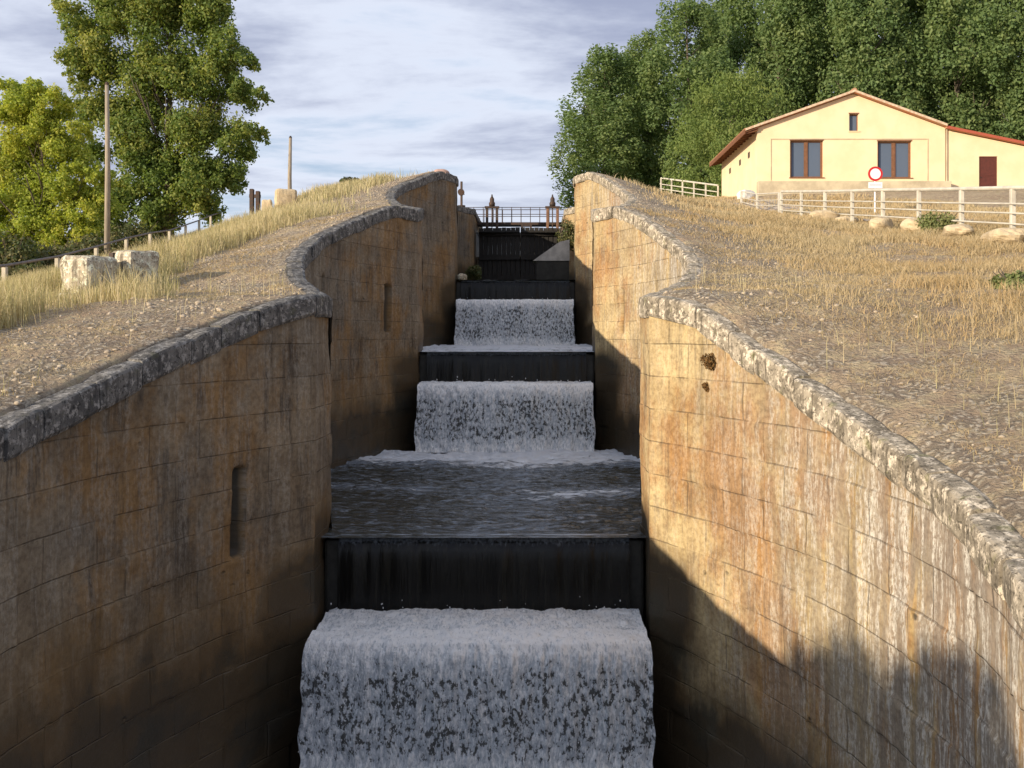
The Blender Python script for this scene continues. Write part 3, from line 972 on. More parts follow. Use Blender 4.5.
def trunk_mesh(H, r0, limbs, seed, lean=(0, 0), spread=.35, start=.2):
    rg = random.Random(seed)
    mb = MB()
    pts = []
    x = y = 0
    for i in range(9):
        f = i / 8
        pts.append((lean[0] * f + math.sin(f * 3 + seed) * .12, lean[1] * f + math.cos(f * 2.3 + seed) * .12, H * f))
    mb.tube(pts, [r0 * (1.25 if i == 0 else 1) * (1 - .88 * i / 8) for i in range(9)], 8)
    for i in range(limbs):
        f = start + (0.95 - start) * (i + rg.random() * .7) / limbs
        p = Vector((lean[0] * f, lean[1] * f, H * f))
        an = rg.uniform(0, 6.28); ln = H * spread * (1.1 - f) * rg.uniform(.7, 1.2)
        d = Vector((math.cos(an), math.sin(an), rg.uniform(.5, 1.2))).normalized()
        q = [p, p + d * ln * .35, p + d * ln * .7 + Vector((0, 0, ln * .1)), p + d * ln + Vector((0, 0, ln * .22))]
        rr = r0 * .42 * (1 - f * .6)
        mb.tube(q, [rr, rr * .7, rr * .42, rr * .15], 6)
        for j in range(2):
            d2 = (d + Vector((rg.uniform(-.8, .8), rg.uniform(-.8, .8), rg.uniform(0, .6)))).normalized()
            st_ = q[1 + j]
            mb.tube([st_, st_ + d2 * ln * .3, st_ + d2 * ln * .5 + Vector((0, 0, ln * .08))], [rr * .45, rr * .25, rr * .08], 5)
    return mb


# poplars behind the house ------------------------------------------
def poplar_proto(seed, H, W, nleaf):
    def shp(h):
        return (math.sin(h * 5 + seed) * .35, math.cos(h * 4 + seed) * .3, W * (0.55 + .45 * math.sin(min(1, h * 1.25 + .1) * math.pi * .75)) * (1 - max(0, h - .62) ** 1.6 * 2.6))
    cs, rs = clump_fill(shp, 230, .55, 1.25, seed)
    cs[:, 2] = .3 + cs[:, 2] * (H - .9)
    rad = np.stack([rs, rs, rs * 1.5], 1)
    V, F, T = leaves(cs, rad, nleaf, .145, seed)
    root = thing('poplar_tree', (0, 0, 0), 'x', 'tree', 'poplars standing behind the yellow house')
    foliage('crown', M['poplar'], root, V, F, T)
    mb = trunk_mesh(H * .95, .28, 16, seed, (.2, .1), .22, .12)
    mb.build('trunk', M['bark'], root, True)
    return root


def copy_thing(o):
    c = o.copy(); COL.objects.link(c)
    for ch in o.children:
        d = ch.copy(); COL.objects.link(d); d.parent = c
        for g in ch.children:
            e = g.copy(); COL.objects.link(e); e.parent = d
    return c


protos = [poplar_proto(21, 23.0, 4.0, 38000), poplar_proto(22, 24.0, 3.6, 38000), poplar_proto(23, 22.0, 4.3, 38000)]
used = set()
# (px, depth, topz, proto, label)
PL = [(604, 86, 24.5, 0, 'leftmost poplar of the row, its edge against the open sky above the right wall'),
      (648, 92, 27.5, 1, 'second poplar from the left, rising behind the end of the grassy bank'),
      (690, 86, 29.0, 2, 'third poplar from the left, behind the rounded paler tree'),
      (735, 93, 33.0, 0, 'tall poplar directly above the rounded paler tree'),
      (778, 87, 33.0, 1, 'dark poplar right of the rounded paler tree, above the left roof slope'),
      (825, 90, 34.0, 2, 'poplar rising just left of the roof apex of the yellow house'),
      (868, 84, 33.0, 0, 'poplar rising just right of the roof apex of the yellow house'),
      (912, 88, 34.0, 1, 'poplar above the right roof slope of the yellow house'),
      (956, 84, 33.0, 2, 'poplar above the joint between the house gable and the lean-to'),
      (1000, 86, 34.0, 0, 'poplar above the brown door of the lean-to'),
      (1046, 82, 33.0, 1, 'rightmost poplar, cut by the right edge of the picture'),
      (628, 100, 27.0, 2, 'poplar in the back row, filling the gap behind the two leftmost poplars'),
      (712, 101, 33.0, 1, 'back row poplar between the third poplar and the rounded paler tree'),
      (802, 102, 37.0, 0, 'back row poplar left of the roof apex'),
      (890, 100, 37.0, 2, 'back row poplar right of the roof apex'),
      (978, 100, 37.0, 1, 'back row poplar left of the lean-to door')]
for i, (px, d, topz, pi_, lab) in enumerate(PL):
    o = protos[pi_] if pi_ not in used else copy_thing(protos[pi_])
    used.add(pi_)
    x = (px - 534) * d / 1000
    H = [23.0, 24.0, 22.0][pi_]
    zb = tz(x, d) - .2
    o.location = (x, d, zb)
    sc = (topz - zb) / H
    o.scale = (max(1.0, sc * .98), max(1.0, sc * .98), sc)
    o.rotation_euler = (0, 0, i * 1.37)
    o['label'] = lab

# rounded paler tree
rgt = thing('willow_tree', (15.2, 76, 9.0), 'rounded paler green tree with a domed crown, left of the yellow house roof', 'tree')
cs, rs = clump_fill(lambda h: (0, 0, 5.0 * math.sqrt(max(0, 1 - (h * 1.02 - .32) ** 2 / .5)) if h < .98 else .3), 200, .6, 1.2, 5)
cs[:, 2] = .2 + cs[:, 2] * 10.6
V, F, T = leaves(cs, rs, 34000, .13, 6, .55, .7)
foliage('crown', M['willow'], rgt, V, F, T).matrix_parent_inverse = Matrix()
trunk_mesh(9, .3, 12, 4).build('trunk', M['bark'], rgt, True).matrix_parent_inverse = Matrix()


# left trees: clumps given by bearing and height at the tree's own distance
def bearing_tree(name, base, d, blobs, nleaf, size, mt, seed, label, trunkH, r0, depth, limbs=14, fill=6, jit=.8, group=None, lean=(0, 0)):
    root = thing(name, base, label, 'tree', group)
    rg = np.random.default_rng(seed)
    cs, rs = [], []
    for (px, py, rp) in blobs:
        for q in range(fill):
            r_ = rp * d / 1000
            dv = rg.normal(size=3); dv /= np.linalg.norm(dv)
            qq = rg.random() ** .5
            c_ = np.array([(px - 534) * d / 1000, d, (334 - py) * d / 1000]) + dv * np.array([r_, depth * .6, r_]) * qq * .75
            cs.append(c_ - np.array(base)); rs.append(r_ * rg.uniform(.18, .50))
    V, F, T = leaves(cs, np.array(rs), nleaf, size, seed, shell=.35)
    foliage('crown', mt, root, V, F, T).matrix_parent_inverse = Matrix()
    trunk_mesh(trunkH, r0, limbs, seed, lean, .42, .1).build('trunk', M['bark'], root, True).matrix_parent_inverse = Matrix()
    return root


bt = (-22.0, 60.0, tz(-22.0, 60.0))
blobs = [(160, 10, 45), (110, 15, 30), (75, 25, 22), (205, 20, 32), (230, 50, 24), (100, 60, 34), (75, 55, 18), (150, 65, 48), (200, 75, 40), (240, 95, 20), (95, 105, 26), (140, 120, 42), (190, 130, 44),
         (235, 140, 24), (258, 132, 11), (150, 170, 40), (195, 178, 38), (228, 175, 22), (120, 195, 30), (165, 210, 30), (205, 205, 24), (250, 62, 12), (262, 96, 8), (180, -15, 30), (130, -15, 30), (95, 150, 18), (215, 0, 22), (82, 82, 10), (66, 10, 10),
         (110, 225, 24), (150, 230, 20), (85, 200, 22)]
bearing_tree('broadleaf_tree', bt, 60, blobs, 170000, .10, M['bigleaf'], 31, 'tall broad green tree standing behind the left fence, its right side overhanging the sky', 12.5, .38, 5.0, 22, 34)
yt = (-23.0, 47.0, tz(-23.0, 47.0))
blobs = [(30, 110, 28), (60, 105, 20), (5, 115, 24), (-30, 110, 30), (25, 150, 34), (65, 150, 28), (-20, 160, 34), (30, 190, 34), (70, 190, 26), (20, 250, 24), (60, 246, 26), (-20, 250, 30), (90, 240, 20), (95, 205, 22), (100, 175, 14), (45, 130, 24), (0, 200, 30), (-35, 210, 30), (40, 225, 28), (75, 222, 22), (10, 235, 24), (40, 90, 12), (12, 88, 12), (82, 130, 12), (80, 170, 14)]
bearing_tree('autumn_tree', yt, 47, blobs, 150000, .068, M['yellowleaf'], 33, 'bushy yellow-green tree at the left edge, turning with autumn', 7.0, .2, 3.2, 16, 34)


def shrub(loc, rx, rz_, n, size, mt, seed, label, name='shrub', cat='shrub', group=None, stems=8):
    root = thing(name, loc, label, cat, group)
    rg = np.random.default_rng(seed)
    cs = rg.normal(size=(26, 3)); cs /= np.linalg.norm(cs, axis=1)[:, None]
    cs = cs * np.array([rx, rx, rz_]) * (rg.random((26, 1)) ** .5) * .8
    cs[:, 2] = np.abs(cs[:, 2]) + rz_ * .15
    V, F, T = leaves(cs, np.full(26, min(rx, rz_) * .42), n, size, seed)
    foliage('foliage', mt, root, V, F, T).matrix_parent_inverse = Matrix()
    mb = MB()
    rr = random.Random(seed)
    for i in range(stems):
        an = rr.uniform(0, 6.28); q = rr.uniform(.3, .9)
        mb.tube([(0, 0, -.1), (math.cos(an) * rx * q * .5, math.sin(an) * rx * q * .5, rz_ * .6), (math.cos(an) * rx * q, math.sin(an) * rx * q, rz_ * rr.uniform(.8, 1.25))], [.03, .02, .006], 5)
    mb.build('stems', M['bark'], root).matrix_parent_inverse = Matrix()
    return root


for i, (px, py, d, rx, rz_, lab) in enumerate([
        (8, 262, 37, 1.7, 1.5, 'tangled olive shrub behind the first fence post at the left edge'),
        (55, 256, 39, 1.6, 1.3, 'dull green shrub behind the fence, left of the pale stone blocks'),
        (88, 246, 42, 1.4, 1.2, 'dark shrub left of the foot of the near utility pole'),
        (130, 236, 47, 1.7, 1.3, 'shrub right of the foot of the near utility pole, under the big tree'),
        (30, 285, 31, 1.0, .7, 'low brushy shrub between the first two fence posts')]):
    x = (px - 534) * d / 1000
    shrub((x, d, tz(x, d) - .1), rx, rz_, 4200, .07, M['shrubleaf'], 60 + i, lab, group='shrubs behind the left fence')

x = 14.2; d = 36.0
for i, (px, d, rx, rz_, mt_, lab) in enumerate([
        (936, 27.0, .75, .55, 'bushleaf', 'round sage-green bush just below the white fence on the right bank'),
        (1012, 15.0, .35, .30, 'bushleaf', 'small grey-green bush at the right edge of the bank'),
        (352, 41.5, .9, .45, 'shrubleaf', 'low russet bush on the skyline of the left bank'),
        (290, 38.0, .6, .35, 'shrubleaf', 'small dry bush below the square stone on the left skyline')]):
    x = (px - 534) * d / 1000
    shrub((x, d, tz(x, d) - .05), rx, rz_, 3500, .035 if d < 30 else .05, M[mt_], 80 + i, lab, 'bush', 'bush')

# plants rooted in the near right wall
for (px, py, r_, lab) in [(711, 361, .11, 'rusty brown tuft growing out of the near right wall'),
                          (708, 386, .045, 'small olive tuft below the rusty one on the near right wall')]:
    # on the right wall: solve along the sight line
    best = None
    for yy in np.linspace(9, 14.1, 400):
        xx = CX + float(hwf(yy, 0)); p = 534 + 1000 * xx / yy
        if best is None or abs(p - px) < best[0]: best = (abs(p - px), xx, yy)
    xx, yy = best[1], best[2]
    root = thing('wall_plant', (xx - .03, yy, (334 - py) * yy / 1000), lab, 'plant')
    V, F, T = leaves(np.array([[0, 0, 0], [0.02, -.02, -.04]]), np.array([r_, r_ * .8]), 700, .018, 5)
    foliage('foliage', M['tuft'], root, V, F, T).matrix_parent_inverse = Matrix()


# trees on the near left bank: their shade falls across the lower right wall
HL = ['tallest shade tree on the near left bank, outside the picture', 'second shade tree on the near left bank, outside the picture', 'third shade tree on the near left bank, outside the picture', 'farthest shade tree on the near left bank, outside the picture']
for i, (q, rz_) in enumerate([(-1.0, 7.9), (1.6, 7.2), (4.8, 7.0), (9.0, 7.2)]):
    hx, hy = -19.6 + q * .643, -10.0 - q * .766
    shrub((hx, hy, tz(hx, hy) - .1), 2.9, rz_ / 1.02, 22000, .2, M['shrubleaf'], 120 + i, HL[i], 'shade_tree', 'tree', 'shade trees on the near left bank', 12)

# ------------------------------------------------------------------ grass
def blades(pos, h, wdt, seed, lean=.35):
    rg = np.random.default_rng(seed)
    n = len(pos)
    an = rg.uniform(0, 2 * math.pi, n)
    dx, dy = np.cos(an), np.sin(an)
    la = rg.uniform(0, 2 * math.pi, n); lm = np.abs(rg.normal(0, lean, n)) * h
    lx, ly = np.cos(la) * lm, np.sin(la) * lm
    p = pos
    w_ = wdt[:, None] if np.ndim(wdt) else wdt
    side = np.stack([dx, dy, np.zeros(n)], 1) * w_
    mid = p + np.stack([lx * .3, ly * .3, h * .55], 1)
    tip = p + np.stack([lx, ly, h], 1)
    V = np.stack([p - side, p + side, mid + side * .75, mid - side * .75, tip + side * .12, tip - side * .12], 1).reshape(-1, 3)
    b0 = np.arange(n) * 6
    F = np.concatenate([np.stack([b0, b0 + 1, b0 + 2, b0 + 3], 1), np.stack([b0 + 3, b0 + 2, b0 + 4, b0 + 5], 1)])
    t_ = np.repeat(rg.random(n), 6)
    return V, F, t_


def scatter(side, n, y0, y1, t0, t1, dens, seed):
    """positions from the coping edge outwards; dens(X,Y,T) gives keep probability"""
    rg = np.random.default_rng(seed)
    Y = rg.uniform(y0, y1, n); T = rg.uniform(t0, t1, n)
    X = CX + side * (halfwidth(Y) + .25 + T)
    keep = rg.random(n) < dens(X, Y, T)
    X, Y, T = X[keep], Y[keep], T[keep]
    Z = terrain(X, Y, side)
    return np.stack([X, Y, Z - .02], 1), T


def patch(X, Y, s_, seed, lo=.42, hi=.6):
    return np.clip((fbm(X * s_, Y * s_, 0, 3, seed) - lo) / (hi - lo), 0, 1)


# tall straw on the left bank
P1, T1 = scatter(-1, 150000, 8.5, 30, 1.6, 9, lambda X, Y, T: np.clip((T - 2.0 + 1.2 * (fbm(X * .8, Y * .8, 0, 3, 4) - .5)) / .8, 0, 1) * (.08 + .92 * patch(X, Y, 1.1, 33, .40, .58)), 1)
hh = (.28 + .30 * fbm(P1[:, 0] * .7, P1[:, 1] * .7, 0, 3, 44)) * np.random.default_rng(2).uniform(.5, 1.3, len(P1)) * np.clip(.5 + (T1 - 1.6) * .45, .45, 1.1) * np.clip(1.5 - T1 * .16, .55, 1) * np.where(np.hypot(P1[:, 0] + 7.2, P1[:, 1] - 16.2) < 1.3, .5, 1)
V, F, T = blades(P1, hh, (.0022 + .00019 * P1[:, 1]), 3, .28)
me = fast_mesh(V, F); point_attr(me, 'tint', T)
tag(link('straw_grass', me, M['straw']), 'tall straw-coloured grass on the left bank in front of the fence', 'grass', kind='stuff')
P2, T2 = scatter(-1, 120000, 28, 58, .5, 16, lambda X, Y, T: np.clip((T - .9) / 1.5, 0.05, 1) * (.12 + .88 * patch(X, Y, .6, 35, .40, .58)), 5)
hh = (.16 + .34 * fbm(P2[:, 0] * .5, P2[:, 1] * .5, 0, 3, 45)) * np.random.default_rng(4).uniform(.5, 1.3, len(P2))
V, F, T = blades(P2, hh, (.004 + .00024 * P2[:, 1]), 6, .25)
me = fast_mesh(V, F); point_attr(me, 'tint', T)
tag(link('straw_grass', me, M['straw']), 'tall straw-coloured grass along the skyline of the left bank', 'grass', kind='stuff')
# right bank
P3, T3 = scatter(1, 230000, 5, 34, .25, 12, lambda X, Y, T: np.clip((T - .8) / 3.2, 0.06, 1) * (.06 + .94 * patch(X, Y, .75, 37, .46, .62)), 7)
hh = (.05 + .16 * fbm(P3[:, 0] * .7, P3[:, 1] * .7, 0, 3, 46)) * np.random.default_rng(5).uniform(.5, 1.4, len(P3)) * np.clip(.6 + T3 * .12, .5, 1.15)
V, F, T = blades(P3, hh, (.002 + .00024 * P3[:, 1]), 8, .75)
me = fast_mesh(V, F); point_attr(me, 'tint', T)
tag(link('dry_grass', me, M['drygrass']), 'short dry grass covering the right bank below the white fence', 'grass', kind='stuff')
P6a, _ = scatter(1, 150000, 5, 26, .15, 8, lambda X, Y, T: .10 + .9 * patch(X, Y, 1.3, 61, .42, .56), 31)
P6b, _ = scatter(-1, 90000, 6, 30, .15, 5, lambda X, Y, T: .06 + .8 * patch(X, Y, 1.3, 62, .48, .62), 32)
P6 = np.concatenate([P6a, P6b])
V, F, T = blades(P6, np.random.default_rng(8).uniform(.02, .075, len(P6)), .0016 + .0002 * P6[:, 1], 33, 1.5)
me = fast_mesh(V, F); point_attr(me, 'tint', T)
tag(link('matted_grass', me, M['drygrass']), 'matted dead grass lying flat on the earth behind both copings', 'grass', kind='stuff')
P4, T4 = scatter(1, 120000, 32, 72, .3, 16, lambda X, Y, T: np.clip((T - .5) / 2.0, 0.1, 1) * (.3 + .7 * patch(X, Y, .5, 39, .38, .55)) * ~((X > 12.4) & (Y > 55)), 9)
hh = (.06 + .18 * fbm(P4[:, 0] * .5, P4[:, 1] * .5, 0, 3, 47)) * np.random.default_rng(6).uniform(.5, 1.3, len(P4))
V, F, T = blades(P4, hh, (.004 + .0003 * P4[:, 1]), 10, .45)
me = fast_mesh(V, F); point_attr(me, 'tint', T)
tag(link('dry_grass', me, M['drygrass']), 'dry grass on the upper right bank towards the yellow house', 'grass', kind='stuff')
# thin stalks near both copings
pts = []
rgx = np.random.default_rng(77)
for side, n in ((1, 420), (-1, 380)):
    Y = rgx.uniform(5.5, 18, n); T_ = rgx.uniform(.1, 2.2, n)
    X = CX + side * (halfwidth(Y) + .25 + T_)
    kp = patch(X, Y, 1.1, 50, .45, .6) > rgx.random(n) * .7
    X, Y = X[kp], Y[kp]
    pts.append(np.stack([X, Y, terrain(X, Y, side) - .01], 1))
P5 = np.concatenate(pts)
V, F, T = blades(P5, rgx.uniform(.15, .42, len(P5)), np.full(len(P5), .0035), 12, .2)
me = fast_mesh(V, F); point_attr(me, 'tint', T)
tag(link('grass_stalks', me, M['straw']), 'thin straw stalks scattered behind the coping stones', 'grass', kind='stuff')


# rubble
def rocks(side, n, y0, y1, t0, t1, smin, smax, seed, label, dens):
    P_, T_ = scatter(side, n, y0, y1, t0, t1, dens, seed)
    rg = np.random.default_rng(seed + 1)
    n = len(P_)
    bm = bmesh.new(); bmesh.ops.create_icosphere(bm, subdivisions=1, radius=1)
    bv = np.array([v.co[:] for v in bm.verts]); bf = np.array([[v.index for v in f.verts] for f in bm.faces]); bm.free()
    s_ = smin + (smax - smin) * rg.random(n) ** 3
    nv = len(bv)
    V = np.repeat(bv[None], n, 0) * rg.uniform(.65, 1.3, (n, nv, 1))
    V = V * np.stack([s_ * rg.uniform(.8, 1.5, n), s_ * rg.uniform(.8, 1.3, n), s_ * rg.uniform(.4, .8, n)], 1)[:, None, :]
    an = rg.uniform(0, 6.28, n)[:, None]
    x = V[..., 0] * np.cos(an) - V[..., 1] * np.sin(an); y = V[..., 0] * np.sin(an) + V[..., 1] * np.cos(an)
    V = np.stack([x, y, V[..., 2]], -1) + (P_ + np.array([0, 0, .02]))[:, None, :]
    F = (bf[None] + (np.arange(n) * nv)[:, None, None]).reshape(-1, 3)
    me = fast_mesh(V.reshape(-1, 3), F)
    tag(link('rubble', me, M['rubble']), label, 'rubble', kind='stuff')


rocks(-1, 8000, 7, 40, .0, 3.2, .006, .042, 21, 'pale stone chips strewn along the path behind the left coping', lambda X, Y, T: .15 + .85 * patch(X, Y, .9, 52, .42, .6) * np.clip(1.6 - T / 2.2, 0, 1))
rocks(1, 8000, 5, 42, .0, 4.5, .006, .042, 23, 'grey and pale stone chips strewn behind the right coping', lambda X, Y, T: .1 + .9 * patch(X, Y, .9, 53, .42, .6) * np.clip(1.5 - T / 3.0, 0, 1))


# ------------------------------------------------------------------ stones
def stone(name, loc, sz, rz_, mt, label, cat, seed, rough=.12, sub=3, group=None, blocky=True):
    bm = bmesh.new()
    bmesh.ops.create_cube(bm, size=2.0)
    bmesh.ops.subdivide_edges(bm, edges=bm.edges[:], cuts=2 * sub + 1, use_grid_fill=True)
    for v in bm.verts:
        p = v.co.copy()
        if blocky:
            l_ = (abs(p.x) ** 8 + abs(p.y) ** 8 + abs(p.z) ** 8) ** (1 / 8)
        else:
            l_ = (abs(p.x) ** 2.6 + abs(p.y) ** 2.6 + abs(p.z) ** 2.6) ** (1 / 2.6)
        p = p / l_
        nn = float(fbm(np.array([p.x * 1.5 + seed]), np.array([p.y * 1.5]), p.z * 1.5, 4, seed)[0]) - .5
        p = p * (1 + nn * rough * 2.2)
        v.co = Vector((p.x * sz[0] / 2, p.y * sz[1] / 2, (p.z + .92) * sz[2] / 2))
    me = bpy.data.meshes.new('mesh'); bm.to_mesh(me); bm.free()
    o = link(name, me, mt)
    o.location = loc; o.rotation_euler = (0, 0, rz_)
    return tag(o, label, cat, group)


def on(px, d, dz=0.0):
    x = (px - 534) * d / 1000
    return (x, d, tz(x, d) + dz)


b1 = stone('stone_block', on(89, 17.0, -.02), (.70, .66, .74), R(-27), M['stone_block'], 'larger pale lichened stone block in the straw, left of its pair', 'stone block', 3, .13)
b2 = stone('stone_block', on(134, 17.6, -.05), (.62, .64, .72), R(-30), M['stone_block'], 'smaller stone block with a square notch in its top, right of its pair', 'stone block', 9, .11)
stone('stone', on(70, 16.3, -.02), (.34, .25, .14), .4, M['stone_block'], 'small flat stone lying at the foot of the larger pale block', 'stone', 12, .2, group=None)
nb = MB(); nb.box(-.22, -.11, -.345, -.28, .50, .64)  # dark box painted in for the shaded hollow of the notch
o = nb.build('notch', M['metal_dark'], None); o.parent = b2
stone('stone_pillar', on(286, 34, .0), (.72, .7, max(.6, 4.82 - tz(-8.43, 34))), R(20), M['boulder'], 'square yellowish stone block on the left skyline beside the thin far pole', 'stone block', 15, .08)
stone('stone', on(267, 35, .0), (.35, .35, max(.3, 4.72 - tz(-9.34, 35))), R(10), M['boulder'], 'small stone between the dark twin post and the square yellowish block', 'stone', 16, .12)
stone('stone', (CX - 2.9, 39.4, 6.2), (.62, .42, .30), .2, simple('pink_granite', (0.5, .33, .27), (.36, .25, .2), 5), 'small pinkish stone lying on top of the tall left wall', 'stone', 18, .2, blocky=False)
for i, (px, d, sz, lab) in enumerate([
        (823, 36.5, (1.1, .7, .42), 'flat yellow boulder leftmost under the white fence'),
        (846, 36.0, (.8, .6, .32), 'small yellow boulder second from the left under the white fence'),
        (881, 31.0, (.8, .6, .45), 'rounded yellow boulder under the fence below the round sign'),
        (916, 27.8, (.95, .7, .50), 'pale yellow boulder just left of the sage-green bush'),
        (958, 25.0, (1.0, .7, .38), 'yellow boulder right of the sage-green bush'),
        (1003, 22.6, (1.2, .8, .42), 'large yellow boulder under the fence near the right edge')]):
    x, y, z = on(px, d, -.04)
    stone('boulder', (x, y, z), sz, .3 * i, M['boulder'], lab, 'boulder', 30 + i, .22, blocky=False, group='boulders under the white fence')
stone('white_rock', (12.0, 56.5, tz(12.0, 56.5) - .1), (1.1, .7, .65), .5, M['whitestone'], 'white rock leaning beside the left corner of the yellow house', 'rock', 40, .22, blocky=False)

# ------------------------------------------------------------------ left fence: concrete posts and grey rail
root = thing('post_and_rail_fence', (-12.7, 24, tz(-12.7, 24)), 'low fence of pale posts with a grey top rail along the left bank', 'fence')
prev = None
rail = MB(); wire = MB()
for n_ in range(-2, 10):
    y = 24 + 4.2 * n_; x = -12.7 - .74 * n_
    g = tz(x, y)
    zt = float(np.interp(y, [15, 24, 28.2, 32.4, 36.6, 40.8, 45, 53, 60, 66], [.75, 1.64, 2.18, 2.83, 3.50, 4.12, 4.66, 6.0, 7.25, 8.1]))
    mb = MB(); mb.box(x - .055, x + .055, y - .055, y + .055, g - .3, zt - .03)
    bevel(mb.build('post', M['concrete'], root), .012)
    if prev:
        rail.tube([prev[0], (x, y, zt)], .035, 8)
        wire.tube([prev[1], (x, y, (zt + g) / 2)], .008, 5)
    prev = ((x, y, zt), (x, y, (zt + g) / 2))
rail.build('top_rail', M['rail_grey'], root)
wire.build('wire', M['rail_grey'], root)

# ------------------------------------------------------------------ right white fence
RY = [20.5, 23.4, 26.2, 29.1, 32.1, 35.2, 38.5, 41.9, 45.3]


def fence_top(y):
    return float(np.interp(y, [15, 20.5, 23.4, 26.2, 32.1, 38.5, 45.3, 50.2], [2.3, 2.96, 3.38, 3.76, 4.58, 5.45, 6.41, 7.03]))


def white_fence(pts, label, rails, name='white_rail_fence', group='white fences of the right bank', thick=.055):
    root = thing(name, (pts[0][0], pts[0][1], pts[0][2]), label, 'fence', group)
    for (x, y, g, zt) in pts:
        mb = MB(); mb.box(x - thick, x + thick, y - thick, y + thick, g - .35, zt + .01)
        bevel(mb.build('post', M['whitewood'], root), .01)
    for r_i, (fr, rr) in enumerate(rails):
        mb = MB()
        for p, q in zip(pts[:-1], pts[1:]):
            a = Vector((p[0], p[1] , p[3] - fr)); b_ = Vector((q[0], q[1], q[3] - fr))
            off = Vector((-(thick + rr * .6) if r_i else 0, 0, rr * .8 if r_i == 0 else 0))
            mb.tube([a + off, b_ + off], rr, 8)
        mb.build('rail', M['whitewood'], root)
    return root


pts = []
for y in [17.6] + RY:
    zt = fence_top(y); pts.append((11.2, y, zt - 1.02, zt))
white_fence(pts, 'long white fence with four rails running along the right bank in front of the house', [(0.0, .05), (.33, .022), (.55, .022), (.80, .022)])
pts = [(11.25, 45.9, 5.4, 6.45), (11.2, 50.2, 6.0, 7.0), (11.3, 54.5, 6.9, 7.75)]
white_fence(pts, 'short dimmer fence between the long white fence and the house corner', [(.0, .03), (.3, .02), (.55, .02)])
pts = []
for f in np.linspace(0, 1, 6):
    x = 12.75 - 3.1 * f; y = 69.3 + 6.7 * f; zt = 10.25 + 1.55 * f
    pts.append((x, y, zt - 1.1, zt))
white_fence(pts, 'far white fence running left from behind the yellow house', [(0, .06), (.4, .035), (.75, .035)])

# gravel track behind the fence
ys = np.arange(12, 74, .5)
tv = []
for y in ys:
    c0 = np.interp(y, [12, 45, 55, 74], [12.3, 12.1, 11.0, 8.6]); wd = np.interp(y, [12, 45, 74], [3.2, 2.4, 1.6])
    for f in np.linspace(0, 1, 8):
        x = c0 + wd * f - (0 if y < 45 else .4)
        tv.append((x, y, tz(x, y) + .035))
me = fast_mesh(np.array(tv), grid_faces(len(ys), 8)[:, ::-1], True)
tag(link('path', me, M['track']), kind='structure')

# ------------------------------------------------------------------ utility poles and posts
x, y, z = on(107, 40)
root = thing('utility_pole', (x, y, z), 'tall pale wooden pole in front of the big tree, left of the fence', 'pole', 'bare utility poles')
mb = MB(); mb.tube([(x, y, z - .3), (x + .03, y, z + 4), (x, y, (334 - 85) * .04)], [.12, .10, .075], 12); mb.build('shaft', M['polewood'], root, True)
mb = MB(); mb.tube([(x, y, 9.96), (x, y, 10.08)], [.09, .05], 10); mb.build('cap', M['metal_dark'], root)
x, y, z = on(290.5, 60)
root = thing('utility_pole', (x, y, z), 'thin distant pole rising above the left skyline against clouds', 'pole', 'bare utility poles')
mb = MB(); mb.tube([(x, y, z - .3), (x - .05, y, z + 3), (x, y, (334 - 138) * .06)], [.14, .12, .09], 12); mb.build('shaft', M['polewood'], root, True)
mb = MB(); mb.tube([(x, y, 11.76), (x, y, 11.88)], [.10, .05], 10); mb.build('cap', M['metal_dark'], root)
x, y, z = on(255, 36)
zt = (334 - 189) * .036
root = thing('twin_post', (x, y, z), 'short dark twin post on the left skyline beside the big tree', 'post')
for dx, dh in ((-.11, 0), (.11, -.08)):
    mb = MB(); mb.box(x + dx - .075, x + dx + .075, y - .08, y + .08, z - .2, zt + dh); bevel(mb.build('post', M['metal_dark'], root), .02)
mb = MB(); mb.box(x - .20, x + .20, y - .05, y + .05, zt - .32, zt - .20); mb.build('crossbar', M['metal_dark'], root)

# ------------------------------------------------------------------ road sign
sxp, syp = 14.66, 43.0
g = tz(sxp, syp)
root = thing('road_sign', (sxp, syp, g), 'round white sign with a red ring above a small white plate', 'sign')
zc_ = (334 - 174) * .043
mb = MB(); mb.tube([(sxp, syp, g - .3), (sxp, syp, zc_ + .25)], .035, 10); mb.build('post', M['sign_white'], root)
mb = MB(); mb.disc((sxp, syp - .06, zc_), .315, .02, 40); ds_ = mb.build('disc', M['sign_red'], root)
mb = MB(); mb.disc((sxp, syp - .065, zc_), .225, .02, 40); o = mb.build('face', M['sign_white'], ds_)
mb = MB(); mb.box(sxp - .30, sxp + .30, syp - .06, syp - .04, zc_ - .62, zc_ - .36); pl = mb.build('plate', M['sign_white'], root)
mb = MB(); mb.box(sxp - .24, sxp + .24, syp - .064, syp - .0605, zc_ - .50, zc_ - .475); mb.box(sxp - .24, sxp + .24, syp - .064, syp - .0605, zc_ - .45, zc_ - .435); mb.build('lettering', M['sign_grey'], pl)

# ------------------------------------------------------------------ the yellow house
HY = 58.0
HX0, HX1, HX2 = 12.95, 23.85, 31.0
AX, AZ = 18.5, 13.92
ZE = 11.95
ZB = 7.6
house = thing('yellow_house', (HX0, HY, ZB), 'yellow rendered house with a low gable, two brown windows and a lean-to on the right', 'house')


def roofz(x):
    return AZ - (AZ - ZE) * (abs(x - AX) / (AX - HX0 if x < AX else HX1 - AX))


